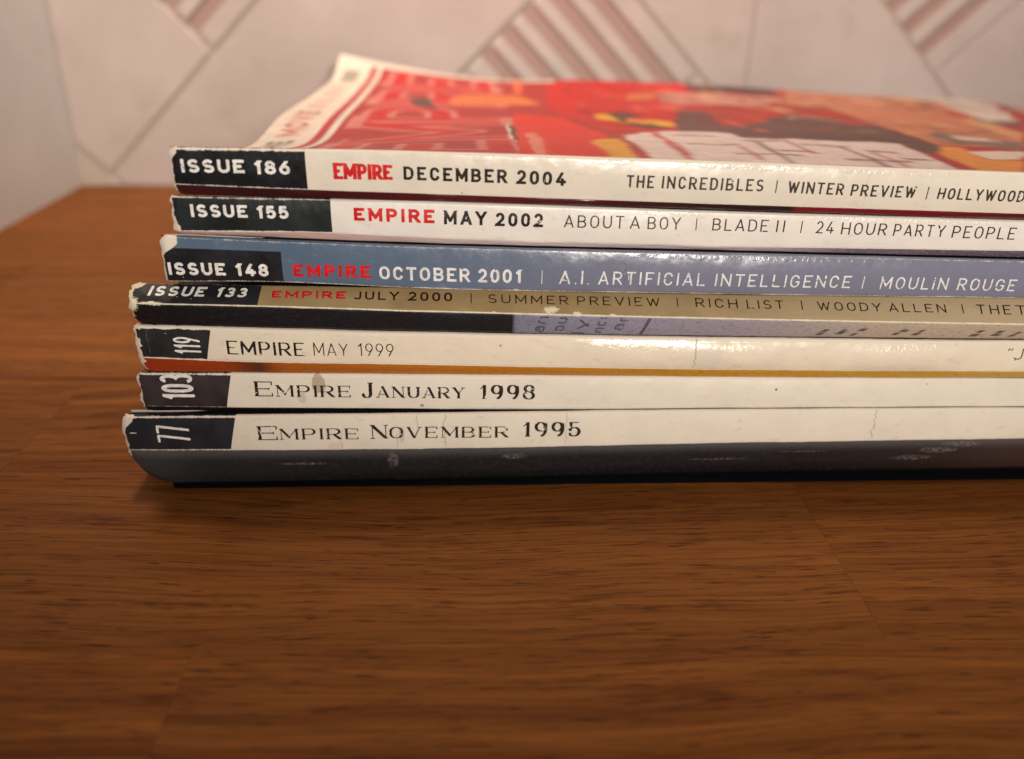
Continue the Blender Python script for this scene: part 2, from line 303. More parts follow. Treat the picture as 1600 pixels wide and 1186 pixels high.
# ------------------------------------------------------------------ spine lettering: text, s0, s1 (mm along the spine), heights on the face (0..1), style
RUNS = {
186: [
  ('ISSUE', 10.142, 19.579, 0.336, 0.373, 0.699, 0.713, 'issue'),
  ('186', 21.015, 26.498, 0.356, 0.373, 0.701, 0.704, 'issue'),
  ('EMPIRE', 33.038, 41.894, 0.29, 0.312, 0.694, 0.671, 'logo'),
  ('DECEMBER', 43.774, 59.819, 0.324, 0.326, 0.651, 0.651, 'bold'),
  ('2004', 61.328, 69.058, 0.319, 0.313, 0.654, 0.632, 'bold'),
  ('THE', 78.681, 83.047, 0.325, 0.333, 0.627, 0.631, 'med'),
  ('INCREDIBLES', 84.32, 100.704, 0.336, 0.343, 0.635, 0.628, 'med'),
  ('|', 102.72, 102.877, 0.318, 0.318, 0.623, 0.624, 'lite'),
  ('WINTER', 104.696, 113.774, 0.333, 0.325, 0.618, 0.609, 'med'),
  ('PREVIEW', 115.006, 125.725, 0.316, 0.313, 0.6, 0.595, 'med'),
  ('|', 127.65, 127.81, 0.283, 0.284, 0.601, 0.602, 'lite'),
  ('HOLLYWOOD', 129.491, 144.023, 0.308, 0.298, 0.583, 0.581, 'med'),
],
155: [
  ('ISSUE', 10.324, 19.046, 0.42, 0.421, 0.786, 0.786, 'issue'),
  ('155', 20.431, 25.422, 0.407, 0.403, 0.779, 0.783, 'issue'),
  ('EMPIRE', 35.674, 48.367, 0.413, 0.421, 0.787, 0.793, 'red'),
  ('MAY', 49.899, 56.677, 0.406, 0.414, 0.787, 0.796, 'bold'),
  ('2002', 58.121, 65.784, 0.403, 0.41, 0.777, 0.789, 'bold'),
  ('ABOUT', 69.215, 78.952, 0.43, 0.443, 0.777, 0.797, 'lite'),
  ('A', 79.949, 81.58, 0.448, 0.454, 0.797, 0.801, 'lite'),
  ('BOY', 82.847, 88.242, 0.452, 0.46, 0.797, 0.806, 'lite'),
  ('|', 90.799, 90.937, 0.45, 0.451, 0.8, 0.801, 'lite'),
  ('BLADE', 93.557, 102.816, 0.466, 0.461, 0.813, 0.812, 'lite'),
  ('II', 104.212, 105.556, 0.462, 0.464, 0.819, 0.82, 'lite'),
  ('|', 108.313, 108.475, 0.456, 0.456, 0.81, 0.811, 'lite'),
  ('24', 110.905, 113.842, 0.458, 0.458, 0.819, 0.818, 'lite'),
  ('HOUR', 115.153, 122.846, 0.44, 0.435, 0.805, 0.803, 'lite'),
  ('PARTY', 124.064, 132.819, 0.424, 0.414, 0.799, 0.792, 'lite'),
  ('PEOPLE', 134.099, 145.026, 0.407, 0.38, 0.792, 0.781, 'lite'),
],
148: [
  ('ISSUE', 5.85, 14.78, 0.153, 0.144, 0.434, 0.437, 'issue'),
  ('148', 16.304, 21.606, 0.139, 0.132, 0.437, 0.435, 'issue'),
  ('EMPIRE', 25.573, 37.919, 0.148, 0.192, 0.455, 0.497, 'red'),
  ('OCTOBER', 39.318, 53.984, 0.186, 0.186, 0.501, 0.514, 'boldw'),
  ('2001', 55.314, 62.454, 0.187, 0.191, 0.513, 0.516, 'boldw'),
  ('|', 65.755, 65.894, 0.186, 0.186, 0.508, 0.509, 'litew'),
  ('A.I.', 68.689, 73.669, 0.19, 0.195, 0.518, 0.527, 'medw'),
  ('ARTIFICIAL', 75.174, 92.989, 0.194, 0.209, 0.519, 0.529, 'medw'),
  ('INTELLIGENCE', 94.683, 117.857, 0.209, 0.215, 0.529, 0.534, 'medw'),
  ('|', 119.931, 120.098, 0.208, 0.209, 0.524, 0.524, 'litew'),
  ('MOULIN', 123.008, 134.775, 0.207, 0.203, 0.524, 0.523, 'medw'),
  ('ROUGE', 136.541, 146.674, 0.197, 0.194, 0.521, 0.516, 'medw'),
],
133: [
  ('ISSUE', 1.6, 10.6, 0.415, 0.42, 0.90, 0.885, 'issuei'),
  ('133', 12.3, 17.3, 0.415, 0.415, 0.87, 0.865, 'issuei'),
  ('EMPIRE', 21.475, 33.446, 0.436, 0.467, 0.768, 0.809, 'red'),
  ('JULY', 34.865, 42.183, 0.454, 0.456, 0.817, 0.828, 'bold3'),
  ('2000', 43.77, 51.054, 0.451, 0.474, 0.838, 0.851, 'bold3'),
  ('|', 54.137, 54.297, 0.416, 0.417, 0.841, 0.842, 'lite3'),
  ('SUMMER', 57.079, 70.557, 0.448, 0.459, 0.815, 0.821, 'lite3'),
  ('PREVIEW', 72.075, 86.184, 0.454, 0.468, 0.821, 0.823, 'lite3'),
  ('|', 89.154, 89.32, 0.457, 0.458, 0.839, 0.84, 'lite3'),
  ('RICH', 92.368, 99.622, 0.475, 0.453, 0.848, 0.82, 'lite3'),
  ('LIST', 101.236, 107.608, 0.451, 0.458, 0.812, 0.806, 'lite3'),
  ('|', 110.795, 110.964, 0.444, 0.444, 0.811, 0.811, 'lite3'),
  ('WOODY', 113.652, 124.786, 0.429, 0.419, 0.768, 0.751, 'lite3'),
  ('ALLEN', 126.206, 136.371, 0.417, 0.412, 0.756, 0.737, 'lite3'),
  ('|', 139.288, 139.461, 0.397, 0.398, 0.746, 0.746, 'lite3'),
  ('THE', 141.927, 148.104, 0.387, 0.38, 0.754, 0.74, 'lite3'),
  ('T', 149.035, 150.77, 0.383, 0.38, 0.738, 0.73, 'lite3'),
],
119: [
  ('EMPIRE', 13.128, 26.062, 0.227, 0.221, 0.634, 0.624, 'opt'),
  ('MAY', 27.51, 33.281, 0.236, 0.244, 0.64, 0.627, 'optl'),
  ('1999', 34.959, 40.995, 0.247, 0.251, 0.654, 0.652, 'optl'),
  ('“Ju', 149.481, 154.504, 0.414, 0.397, 0.769, 0.758, 'optj'),
  ('R119', 4.447, 8.799, 0.181, 0.214, 0.693, 0.719, 'cond2'),
],
103: [
  ('E', 16.74, 19.757, 0.35, 0.345, 0.776, 0.772, 'serif'),
  ('MPIRE', 20.36, 33.124, 0.342, 0.334, 0.676, 0.668, 'serif'),
  ('J', 34.855, 37.31, 0.317, 0.32, 0.765, 0.765, 'serif'),
  ('ANUARY', 37.649, 53.043, 0.334, 0.33, 0.67, 0.65, 'serif'),
  ('1998', 55.534, 65.502, 0.319, 0.313, 0.733, 0.735, 'serif'),
  ('R103', 0.924, 6.37, 0.224, 0.236, 0.967, 0.974, 'cond'),
],
77: [
  ('E', 16.642, 20.001, 0.298, 0.301, 0.704, 0.708, 'serif'),
  ('MPIRE', 20.455, 34.129, 0.31, 0.306, 0.626, 0.623, 'serif'),
  ('N', 36.409, 39.305, 0.314, 0.317, 0.716, 0.717, 'serif'),
  ('OVEMBER', 39.647, 60.836, 0.32, 0.301, 0.646, 0.623, 'serif'),
  ('1995', 63.259, 73.886, 0.314, 0.294, 0.736, 0.724, 'serif'),
  ('R77', -0.848, 4.791, 0.244, 0.239, 0.743, 0.737, 'cond2'),
],
}
# flat colour areas printed on the front cover, (mm along spine, mm away from spine)
ART = [
((205, 115, 65),[(47.5,118.0),(53.0,140.5),(68.0,144.0),(71.4,137.0),(75.4,118.5),(68.2,115.0),(49.6,112.5)]), # hair
((95, 70, 65),[(36.7,126.0),(43.0,128.0),(46.2,103.0),(39.7,109.0)]), # dark
((215, 110, 70),[(70.5,193.0),(73.4,190.5),(71.3,148.0),(69.0,148.0)]), # or1
((208, 50, 28),[(65.5,94.5),(77.5,82.0),(82.7,45.0),(76.3,0.0),(65.2,0.0),(61.7,0.0),(65.0,68.5)]), # oredfield
((190, 25, 18),[(81.3,175.5),(93.3,197.5),(106.5,196.0),(84.7,57.0),(77.7,91.5),(77.3,122.0)]), # dred
((185, 28, 20),[(95.2,201.5),(123.6,197.0),(135.6,191.0),(100.3,54.0),(91.0,53.0),(83.9,52.5),(80.4,80.0)]), # red2
((185, 35, 24),[(127.4,171.5),(131.8,131.5),(112.0,62.5),(100.8,61.0)]), # red3
((205, 5, 5),[(120.7,185.0),(133.4,195.0),(129.9,168.0),(118.9,162.5)]), # bright
((75, 50, 42),[(134.4,193.0),(144.7,195.5),(169.2,196.5),(159.8,163.0),(139.7,167.5),(131.2,173.0)]), # darkrear
((190, 130, 118),[(117.4,159.5),(138.3,162.5),(158.5,151.5),(138.5,119.0),(121.7,110.0),(115.3,126.0),(111.7,130.5)]), # greypink
((190, 110, 65),[(106.3,153.0),(115.4,155.0),(111.6,136.5),(101.6,131.0)]), # ochre
((165, 48, 35),[(115.3,122.5),(154.5,128.0),(143.6,99.0),(121.9,73.5),(112.8,65.5),(121.4,105.0)]), # dkred
((105, 68, 65),[(111.6,106.5),(120.2,104.5),(113.1,65.5),(120.8,70.0),(132.8,90.0),(146.4,106.5),(121.5,40.5),(108.3,37.5),(108.2,52.0),(99.1,53.5)]), # purple
((98, 66, 60),[(141.7,94.0),(150.4,96.5),(148.3,76.0),(156.7,80.5),(148.9,36.5),(140.4,22.0),(138.3,23.5),(141.1,38.5),(121.5,40.5)]), # purple2
((165, 45, 30),[(153.5,125.5),(163.0,130.0),(164.0,108.0),(157.5,85.0),(148.3,76.0),(150.4,96.5),(143.0,97.5)]), # red4
((190, 120, 90),[(174.5,196.0),(217.5,211.0),(224.4,180.0),(184.6,64.5),(167.2,37.5),(148.9,36.5),(157.4,82.0),(164.5,131.0),(150.1,128.0)]), # skin
((205, 145, 105),[(213.4,202.0),(216.8,199.5),(193.0,77.5),(176.6,52.0),(206.3,138.0)]), # streak
((180, 80, 55),[(209.0,146.5),(216.8,146.0),(198.8,113.0),(199.5,125.5)]), # rbrown
((110, 85, 75),[(210.0,134.0),(205.8,112.5),(215.8,113.0),(210.1,104.0),(195.7,98.5)]), # dgrey
((205, 188, 178),[(220.4,206.0),(261.9,220.0),(234.0,153.0),(216.3,116.5),(203.5,111.5),(211.0,138.0),(224.4,180.0),(214.8,183.0)]), # page
((125, 105, 90),[(166.1,72.0),(166.2,62.0),(174.0,48.5),(164.6,33.5),(156.6,42.5),(156.6,53.0)]), # lgrey
((205, 180, 165),[(163.1,58.0),(170.7,58.5),(169.2,49.0),(160.7,49.5)]), # lwhite
((215, 195, 190),[(85.9,42.5),(95.4,53.5),(103.4,52.5),(110.3,52.0),(109.5,40.5),(121.5,40.5),(141.1,38.5),(137.5,22.0),(132.6,0.5),(134.6,0.0),(101.0,0.0),(89.4,0.0),(82.7,0.0)]), # textzone
((215, 140, 60),[(148.4,35.5),(152.2,34.5),(146.3,16.0),(153.4,16.0),(143.0,0.0),(136.0,0.0),(139.9,17.5),(141.6,24.0)]), # orange
((215, 195, 178),[(149.8,28.0),(163.3,31.5),(154.7,18.0),(147.4,17.0)]), # tri
((190, 60, 50),[(93.0,50.5),(94.3,49.0),(89.3,0.0),(88.3,0.0)]), # rs1
((120, 85, 80),[(109.7,37.0),(110.5,33.5),(105.8,0.0),(105.1,0.0)]), # ds1
((120, 85, 80),[(124.0,28.0),(124.9,27.5),(121.8,0.0),(120.7,0.0)]), # ds2
((215, 160, 40),[(86.1,91.0),(90.9,96.0),(94.2,82.0),(103.5,75.0),(101.3,64.0),(93.9,60.5),(89.2,75.5),(85.4,81.5)]), # yel
((95, 60, 45),[(90.2,97.5),(96.0,101.0),(99.0,85.5),(94.0,85.0),(92.0,75.5),(99.8,61.0),(98.1,56.5),(92.5,60.5),(90.4,78.5)]), # yelk
((215, 155, 60),[(76.3,24.5),(78.6,34.5),(83.9,36.5),(80.3,0.0),(76.3,0.0),(77.1,17.0)]), # yblock
((215, 130, 115),[(66.2,48.5),(68.7,48.0),(66.1,0.0),(64.2,0.0)]), # pbar
((215, 190, 180),[(63.2,70.0),(64.1,70.0),(62.9,31.5),(62.4,31.5)]), # wsl
((90, 60, 50),[(63.8,65.5),(65.1,62.5),(63.6,31.0),(62.9,31.5)]), # dsl
]

# ------------------------------------------------------------------ stack frame
SO = (-55.684, 130.457, 0.0); SROT = math.radians(1.0211)
LEN = 239.0; DEP = 195.0
GS = [9, 20, 35, 60, 100, 150, 200, 248]; GV = [0, 10, 25, 50, 80, 137, 178, 195]
GZ = np.array([[60,57.3,54.6,51.3,52.4,51.2,52.5,57],[60,57.8,55.3,52.2,52.3,51.3,52.4,54.9],[60,58.3,56.2,53.3,52.2,51,51.3,52.3],[59.8,58.6,57,54.5,52.5,50.5,49.8,49.3],[59.2,58.3,57,55,53,50.6,49.6,49.3],[58,57,56,54.5,52.5,50,48.5,48],[57,56,55,53,51,48,46.5,45.5],[56.5,55.5,54,52,50,46.5,45,44.5]])+1.3
def pchip(xs, ys, x):
    xs = np.asarray(xs, float); ys = np.asarray(ys, float); m = np.gradient(ys, xs, axis=0)
    x = np.clip(np.asarray(x, float), xs[0], xs[-1]); i = np.clip(np.searchsorted(xs, x)-1, 0, len(xs)-2)
    h = xs[i+1]-xs[i]; t = (x-xs[i])/h
    if ys.ndim > 1: h = h[:, None]; t = t[:, None]
    return (2*t**3-3*t**2+1)*ys[i]+(t**3-2*t**2+t)*h*m[i]+(-2*t**3+3*t**2)*ys[i+1]+(t**3-t**2)*h*m[i+1]
def top_surface(S, V):
    """height of the uppermost cover on a grid of S (columns) and V (rows)"""
    A = pchip(GV, GZ.T, V)            # rows V x columns GS
    return pchip(GS, A.T, S).T        # rows V x columns S
GB = [1.0, .975, .95, .905, .875, .835, .82, .81]
def squash(v): return pchip(GV, GB, v)
def ex(pts, s):
    pts = sorted(pts); xs = [p[0] for p in pts]; zs = [p[1] for p in pts]
    s = np.asarray(s, float); r = pchip(xs, zs, s) if len(xs) > 2 else np.interp(s, xs, zs)
    m = (zs[-1]-zs[-3])/(xs[-1]-xs[-3]) if len(xs) > 2 else 0
    return np.where(s > xs[-1], zs[-1]+m*(s-xs[-1]), r)
# top crest, crease, lower edge of the strip; (depth of each)
MAG = {
 186: dict(s0=8.5, v=(0, 0, .55), top=[(9.28,61.62),(42.86,61.42),(76.91,60.71),(143.06,59.05)], bot=[(9.38,56.03),(28.59,55.4),(42.61,55.02),(91.52,53.67),(145.06,52.38)], low=[(8.98,54.32),(42.52,53.68),(91.78,52.61),(145.69,51.28)]),
 155: dict(s0=7.3, v=(.8, .8, 1.2), top=[(8.06,54.04),(42.49,53.51),(91.9,52.22),(145.97,50.99)], bot=[(7.5,48.43),(31.89,48.26),(42.26,47.79),(92.61,46.44),(147.51,45.82)], low=[(7.28,47.79),(42.19,46.71),(92.82,45.55),(148.2,44.35)]),
 148: dict(s0=5.15, v=(-.3, -.5, -.1), top=[(7.08,47.95),(42.25,46.66),(92.58,45.61),(147.59,44.52)], bot=[(5.43,40.49),(23.63,40.43),(41.97,39.59),(93.44,38.57),(149.58,37.86)], low=None),
 133: dict(s0=-1.3, v=(2.2, -1.2, -.2), top=[(-.73,39.15),(41.79,38.46),(94.08,37.42),(151.07,36.8)], bot=[(-.54,36.97),(19.41,36.54),(41.93,35.78),(93.56,34.42),(150.03,33.23)], low=[(-.73,32.91),(41.7,31.74),(94.25,30.74),(151.53,30.06)]),
 119: dict(s0=-1.8, v=(.2, .2, .9), top=[(-.96,32.59),(41.65,31.29),(94.43,30.29),(152.02,29.48)], bot=[(-1.96,26.78),(9.82,26.15),(41.41,25.33),(95.18,24.16),(153.78,23.57)], low=[(-1.63,23.81),(41.27,23.04),(95.59,22.32),(154.7,21.94)]),
 103: dict(s0=-2.9, v=(.7, .7, 1.6), top=[(-1.59,23.67),(41.29,23.13),(95.53,22.41),(154.62,21.78)], bot=[(-3.22,17.25),(12.07,16.9),(41.03,16.46),(96.33,15.84),(156.43,15.71)], low=[(-2.21,15.04),(40.91,15.4),(73.13,15.3),(150,15.4)]),
 77: dict(s0=-6.6, v=(-.3, -.5, .7), top=[(-4.76,15.78),(41.08,15.84),(96.02,16.24),(155.65,16.25)], bot=[(-6.74,9.09),(40.81,8.89),(96.79,9.57),(157.36,10.12)], low=[(-6.6,7.6),(-5.0,4.4),(-2.8,2.4),(-.6,1.75),(2.0,1.75),(40.4,2.06),(98.1,3.08),(160.52,3.68)]),
}
ORDER = [186, 155, 148, 133, 119, 103, 77]
def TOP(k, s): return ex(MAG[k]['top'], s)
def BOT(k, s): return ex(MAG[k]['bot'], s)
def LOW(k, s):
    m = MAG[k]; z = BOT(k, s)-.16 if m['low'] is None else ex(m['low'], s)
    i = ORDER.index(k)
    if i+1 < len(ORDER): z = np.maximum(z, TOP(ORDER[i+1], s)+.04)
    return np.minimum(z, BOT(k, s)-.15)
def wave(k, s, t):
    s = np.asarray(s, float); t = np.broadcast_to(np.asarray(t, float), s.shape)
    return (vnoise(s*.14, t*1.6+k*1.3+9, 11)-.5)*.20+(vnoise(s*.8, t*4+k*.7+9, 12)-.5)*.05
def face_pt(k, s, t, off=0.0):
    """points of the spine face; s in mm along it, t 0 at the lower crease and 1 at the top"""
    m = MAG[k]; vt, vb, _ = m['v']; zt = TOP(k, s); zb = BOT(k, s); z = zb+(zt-zb)*t
    bw = {119: (66, 150, .62), 148: (60, 160, .30), 103: (60, 140, .25), 186: (60, 160, .22)}.get(k)
    B = .20 if bw is None else .20+bw[2]*np.clip((np.asarray(s, float)-bw[0])/14, 0, 1)*np.clip((bw[1]-np.asarray(s, float))/14, 0, 1)*(.45+.55*vnoise(np.asarray(s, float)*.07, np.zeros_like(np.asarray(s, float))+k, 31)*1.6)
    bul = B*4*np.clip(t, 0, 1)*(1-np.clip(t, 0, 1))
    v = vb+(vt-vb)*t-bul
    dv = vt-vb; dz = zt-zb; L = np.hypot(dv, dz)
    return np.stack([s, v-off*dz/L, z+off*dv/L], -1)

def spine_grid(k, s):
    """rows of the wrap from the inner end of the strip to the back of the top rounding"""
    m = MAG[k]; vt, vb, vl = m['v']; zt, zb, zl = TOP(k, s), BOT(k, s), LOW(k, s)
    rows = []; h = []
    n = 9
    if k == 77:  # underside brought forward to the wood to carry the contact-shade band
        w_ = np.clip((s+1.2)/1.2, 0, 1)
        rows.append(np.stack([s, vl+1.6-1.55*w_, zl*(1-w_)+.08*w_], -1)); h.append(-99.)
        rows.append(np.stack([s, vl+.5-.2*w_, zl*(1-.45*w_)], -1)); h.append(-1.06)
    else:
        rows.append(np.stack([s, np.full_like(s, vl+1.6), zl+.0], -1)); h.append(-99.)
    for j in range(n):
        u = j/(n-1)               # 0 at the low edge, 1 at the crease
        c = (1-u)**(2.2 if k == 77 else 1.6)
        vv = vb+(vl-vb)*c; zz = zl+(zb-zl)*(u if k != 77 else 1-(1-u)**1.15)
        rows.append(np.stack([s, np.full_like(s, vv), zz], -1)); h.append(u-1)
    H = zt-zb
    r = .42 if k != 133 else .16
    ts = np.linspace(0, 1, 13)[1:]
    tmax = 1-r/H
    for t in ts:
        rows.append(face_pt(k, s, t*tmax)); h.append(None if False else float(t*np.mean(tmax)))
    p0 = rows[-1]
    for q in range(1, 6):
        a = q/5*math.pi/2
        rows.append(np.stack([s, p0[:, 1]+(vt-(vb+(vt-vb)*tmax))*math.sin(a)+r*1.3*(1-math.cos(a)), p0[:, 2]+(zt-p0[:, 2])*math.sin(a)], -1)); h.append(float(np.mean(tmax))+.07*q/5)
    return np.array(rows), h

def spine_material(k, c):
    """c: dict with base, label, label_edge (a,b) s < a+b*t, label_from t, strip colours, tear widths, wear"""
    m = NT('spine_paper', rough=c.get('rough', .38), spec=.5)
    uv, s, t = m.uv()
    v6 = m.vec(uv, (1, 6, 1), (k*1.37, k*.71, 0))
    n1 = m.noise(v6, 1.1, 4, .6); n2 = m.noise(v6, 4.5, 3, .6); n3 = m.noise(v6, .16, 3, .5); nb = m.noise(v6, 9, 2, .7)
    base = m.mix(m.step(n3, .35, .7), c['base'], c.get('base2', tuple(x*.95 for x in c['base'])))
    if 'base_right' in c: base = m.mix(m.step(s, *c['right_range']), base, c['base_right'])
    # grime: soft greyish smears on pale spines
    base = m.mix(m.math('MULTIPLY', m.step(m.noise(m.vec(uv, (.35, 5, 1), (k, 0, 0)), .8, 5, .65), .56, .74), c.get('grime', .25)), base, c.get('grime_col', (.30, .25, .18)))
    if c.get('dots', 0):
        dn = m.vor(m.vec(uv, (1, 6, 1), (3.1*k, 0, 0)), .17)
        base = m.mix(m.math('MULTIPLY', m.step(dn, .045, .028), c['dots']), base, (.03, .025, .02))
    lab = c['label']
    a, b = c['label_edge']
    edge = m.math('SUBTRACT', m.math('ADD', m.math('MULTIPLY', t, b), a), s)
    lm = m.step(edge, -.03, .03)
    if c.get('label_to', 9) < 2: lm = m.math('MULTIPLY', lm, m.step(t, c['label_to']+.006, c['label_to']-.006))
    labc = m.mix(m.step(n3, .3, .7), lab, tuple(x*1.6+.004 for x in lab))
    col = m.mix(lm, base, labc)
    # strip of the back cover below the crease
    if c.get('strip'):
        ramp = m.n.new('ShaderNodeValToRGB'); m.put(ramp.inputs[0], m.math('DIVIDE', m.math('ADD', s, 10), 170.0))
        el = ramp.color_ramp.elements
        while len(el) < len(c['strip']): el.new(.5)
        for e_, (p, q) in zip(el, c['strip']): e_.position = (p+10)/170.0; e_.color = tuple(q)+(1,)
        sc = ramp.outputs[0]
        sc = m.mix(m.math('MULTIPLY', m.step(n1, .45, .75), .35), sc, c.get('strip2', (.02, .015, .015)))
        col = m.mix(m.step(t, .0, -.025), col, sc)
        if k == 77: col = m.mix(m.step(t, -1.0, -1.05), col, (.002, .002, .003))  # dark underside, contact shade against the table painted in as near-black
        if c.get('scuff'):
            dn = m.step(m.math('ADD', t, m.math('MULTIPLY', n2, .4)), -.25, .22)
            col = m.mix(m.math('MULTIPLY', m.math('MULTIPLY', dn, m.step(t, .02, -.02)), c['scuff']), col, c.get('scuff_col', (.30, .32, .38)))
    # folded cover colour on the top rounding
    if 'over' in c: col = m.mix(m.step(t, c.get('over_t', .95), c.get('over_t', .95)+.02), col, c['over'])
    # worn creases showing paper
    paper = m.mix(nb, (.66, .55, .44), (.80, .72, .62))
    w = c.get('wear', .5)
    sid = m.noise(m.vec(uv, (1, .001, 1), (k*3.3, 0, 0)), .33, 4, .7)
    cr = m.math('SUBTRACT', m.math('MULTIPLY', sid, .085*w+.0), m.math('ABSOLUTE', m.math('ADD', t, m.math('MULTIPLY', m.math('SUBTRACT', n2, .5), .05))))
    mk = m.step(cr, .012, .03)
    tt = c.get('top_t', .955)
    cr2 = m.math('SUBTRACT', m.math('MULTIPLY', m.noise(m.vec(uv, (1, .001, 1), (k*7.3, 9, 0)), .45, 4, .7), .085*c.get('wear_top', w)), m.math('ABSOLUTE', m.math('ADD', m.math('SUBTRACT', t, tt), m.math('MULTIPLY', m.math('SUBTRACT', n2, .5), .05))))
    mk = m.math('MAXIMUM', mk, m.step(cr2, .012, .03))
    if c.get('strip_edge_wear'):     # the whole crease is a pale line
        mk = m.math('MAXIMUM', mk, m.math('MULTIPLY', m.step(m.math('ABSOLUTE', m.math('ADD', t, .004)), .028, .012), c['strip_edge_wear']))
    # torn left end
    s0 = MAG[k]['s0']
    rag = m.math('ADD', m.math('MULTIPLY', m.noise(v6, .75, 2, .5), c.get('tear', 1.2)*2), m.math('MULTIPLY', n2, .5))
    tear = m.math('SUBTRACT', m.math('ADD', rag, s0-c.get('tear', 1.2)*.72), s)
    if c.get('tear_t'):              # tear wider around a height
        tc, tw, ta = c['tear_t']
        tear = m.math('ADD', tear, m.math('MULTIPLY', m.step(m.math('ABSOLUTE', m.math('SUBTRACT', t, tc)), tw, tw*.3), ta))
    mk = m.math('MAXIMUM', mk, m.step(tear, .0, .12))
    # stray chips
    ch = m.math('MULTIPLY', m.step(n2, .745, .77), m.step(n1, .50, .62))
    mk = m.math('MAXIMUM', mk, m.math('MULTIPLY', ch, c.get('chips', .8)))
    for (cs, ct, rs, rt, th) in c.get('flakes', []):    # torn-off flakes at given places
        dx = m.math('DIVIDE', m.math('SUBTRACT', s, cs), rs); dy = m.math('DIVIDE', m.math('SUBTRACT', t, ct), rt)
        dd = m.math('ADD', m.math('MULTIPLY', dx, dx), m.math('MULTIPLY', dy, dy))
        fl = m.step(m.math('SUBTRACT', m.math('ADD', m.math('MULTIPLY', n2, th), m.math('MULTIPLY', n1, .8)), dd), .62, .68)
        mk = m.math('MAXIMUM', mk, fl)
    col = m.mix(mk, col, c.get('flake_col', paper))
    # cracks across the spine: dark hairlines wandering with height
    crk = None
    for (cs, amp, wd, t0, t1) in c.get('cracks', []):
        wob = m.math('MULTIPLY', m.math('SUBTRACT', m.noise(m.vec(uv, (.02, 3.2, 1), (cs, cs*.3, 0)), 1.6, 4, .7), .5), amp*2)
        d_ = m.math('ABSOLUTE', m.math('SUBTRACT', m.math('SUBTRACT', s, cs), wob))
        q = m.math('MULTIPLY', m.step(d_, wd*1.6, wd*.2), m.math('MULTIPLY', m.step(t, t0, t0+.08), m.step(t, t1, t1-.08)))
        q = m.math('MULTIPLY', q, m.step(n1, .3, .5))
        crk = q if crk is None else m.math('MAXIMUM', crk, q)
    if crk is not None: col = m.mix(m.math('MULTIPLY', crk, c.get('crack_amt', .65)), col, (.10, .075, .05))
    for (cs, ct, rs, rt, colr, amt) in c.get('stains', []):
        dx = m.math('DIVIDE', m.math('SUBTRACT', s, cs), rs); dy = m.math('DIVIDE', m.math('SUBTRACT', t, ct), rt)
        dd = m.math('ADD', m.math('ADD', m.math('MULTIPLY', dx, dx), m.math('MULTIPLY', dy, dy)), m.math('MULTIPLY', m.math('SUBTRACT', n1, .5), 1.4))
        col = m.mix(m.math('MULTIPLY', m.step(dd, 1.0, .75), amt), col, colr)
    for (cs, ct, rs, rt) in c.get('scrapes', []):     # rubbed streaks on the dark strip
        dx = m.math('DIVIDE', m.math('SUBTRACT', s, cs), rs); dy = m.math('DIVIDE', m.math('SUBTRACT', t, ct), rt)
        dd = m.math('ADD', m.math('MULTIPLY', dx, dx), m.math('MULTIPLY', dy, dy))
        col = m.mix(m.math('MULTIPLY', m.math('MULTIPLY', m.step(dd, 1.0, .2), m.step(m.noise(m.vec(uv, (.9, 8, 1)), 1.6, 5, .75), .42, .66)), .7), col, (.24, .20, .185))
    # relief: cockled paper and fine laminate wrinkles
    g = m.math('ADD', m.math('MULTIPLY', m.noise(m.vec(uv, (.35, 2.5, 1)), .9, 2, .5), .8), m.math('MULTIPLY', m.noise(v6, 2.8, 2, .5), .05))
    glo = None
    for (cs, ct, rs, rt, amp) in c.get('crinkle', []):
        dx = m.math('DIVIDE', m.math('SUBTRACT', s, cs), rs); dy = m.math('DIVIDE', m.math('SUBTRACT', t, ct), rt)
        dd = m.math('ADD', m.math('ADD', m.math('MULTIPLY', dx, dx), m.math('MULTIPLY', dy, dy)), m.math('MULTIPLY', m.math('SUBTRACT', n1, .5), 1.2))
        q = m.math('MULTIPLY', m.step(dd, 1.0, .5), amp); glo = q if glo is None else m.math('MAXIMUM', glo, q)
    if glo is not None: g = m.math('ADD', g, m.math('MULTIPLY', m.math('MULTIPLY', m.step(m.noise(m.vec(uv, (.8, 4.5, 1)), 1.7, 3, .6), .38, .72), .38), glo))
    g = m.math('ADD', g, m.math('MULTIPLY', mk, -.35))
    if crk is not None: g = m.math('SUBTRACT', g, m.math('MULTIPLY', crk, .6))
    m.bump(g, c.get('bump', .35), .00035)
    rgh = m.math('ADD', m.math('MULTIPLY', n1, .22), c.get('rough', .30)-.08)
    if glo is not None: rgh = m.math('SUBTRACT', rgh, m.math('MULTIPLY', glo, .08))
    rgh = m.math('ADD', rgh, m.math('MULTIPLY', mk, .4), clamp=True)
    if k == 77:
        rgh = m.math('ADD', rgh, m.math('MULTIPLY', m.step(t, 0, -.15), .25), clamp=True); m.put(m.b.inputs['Specular IOR Level'], m.math('MULTIPLY_ADD', m.step(t, -.7, -1.0), -.28, .30))
    return m.out(col, rgh)

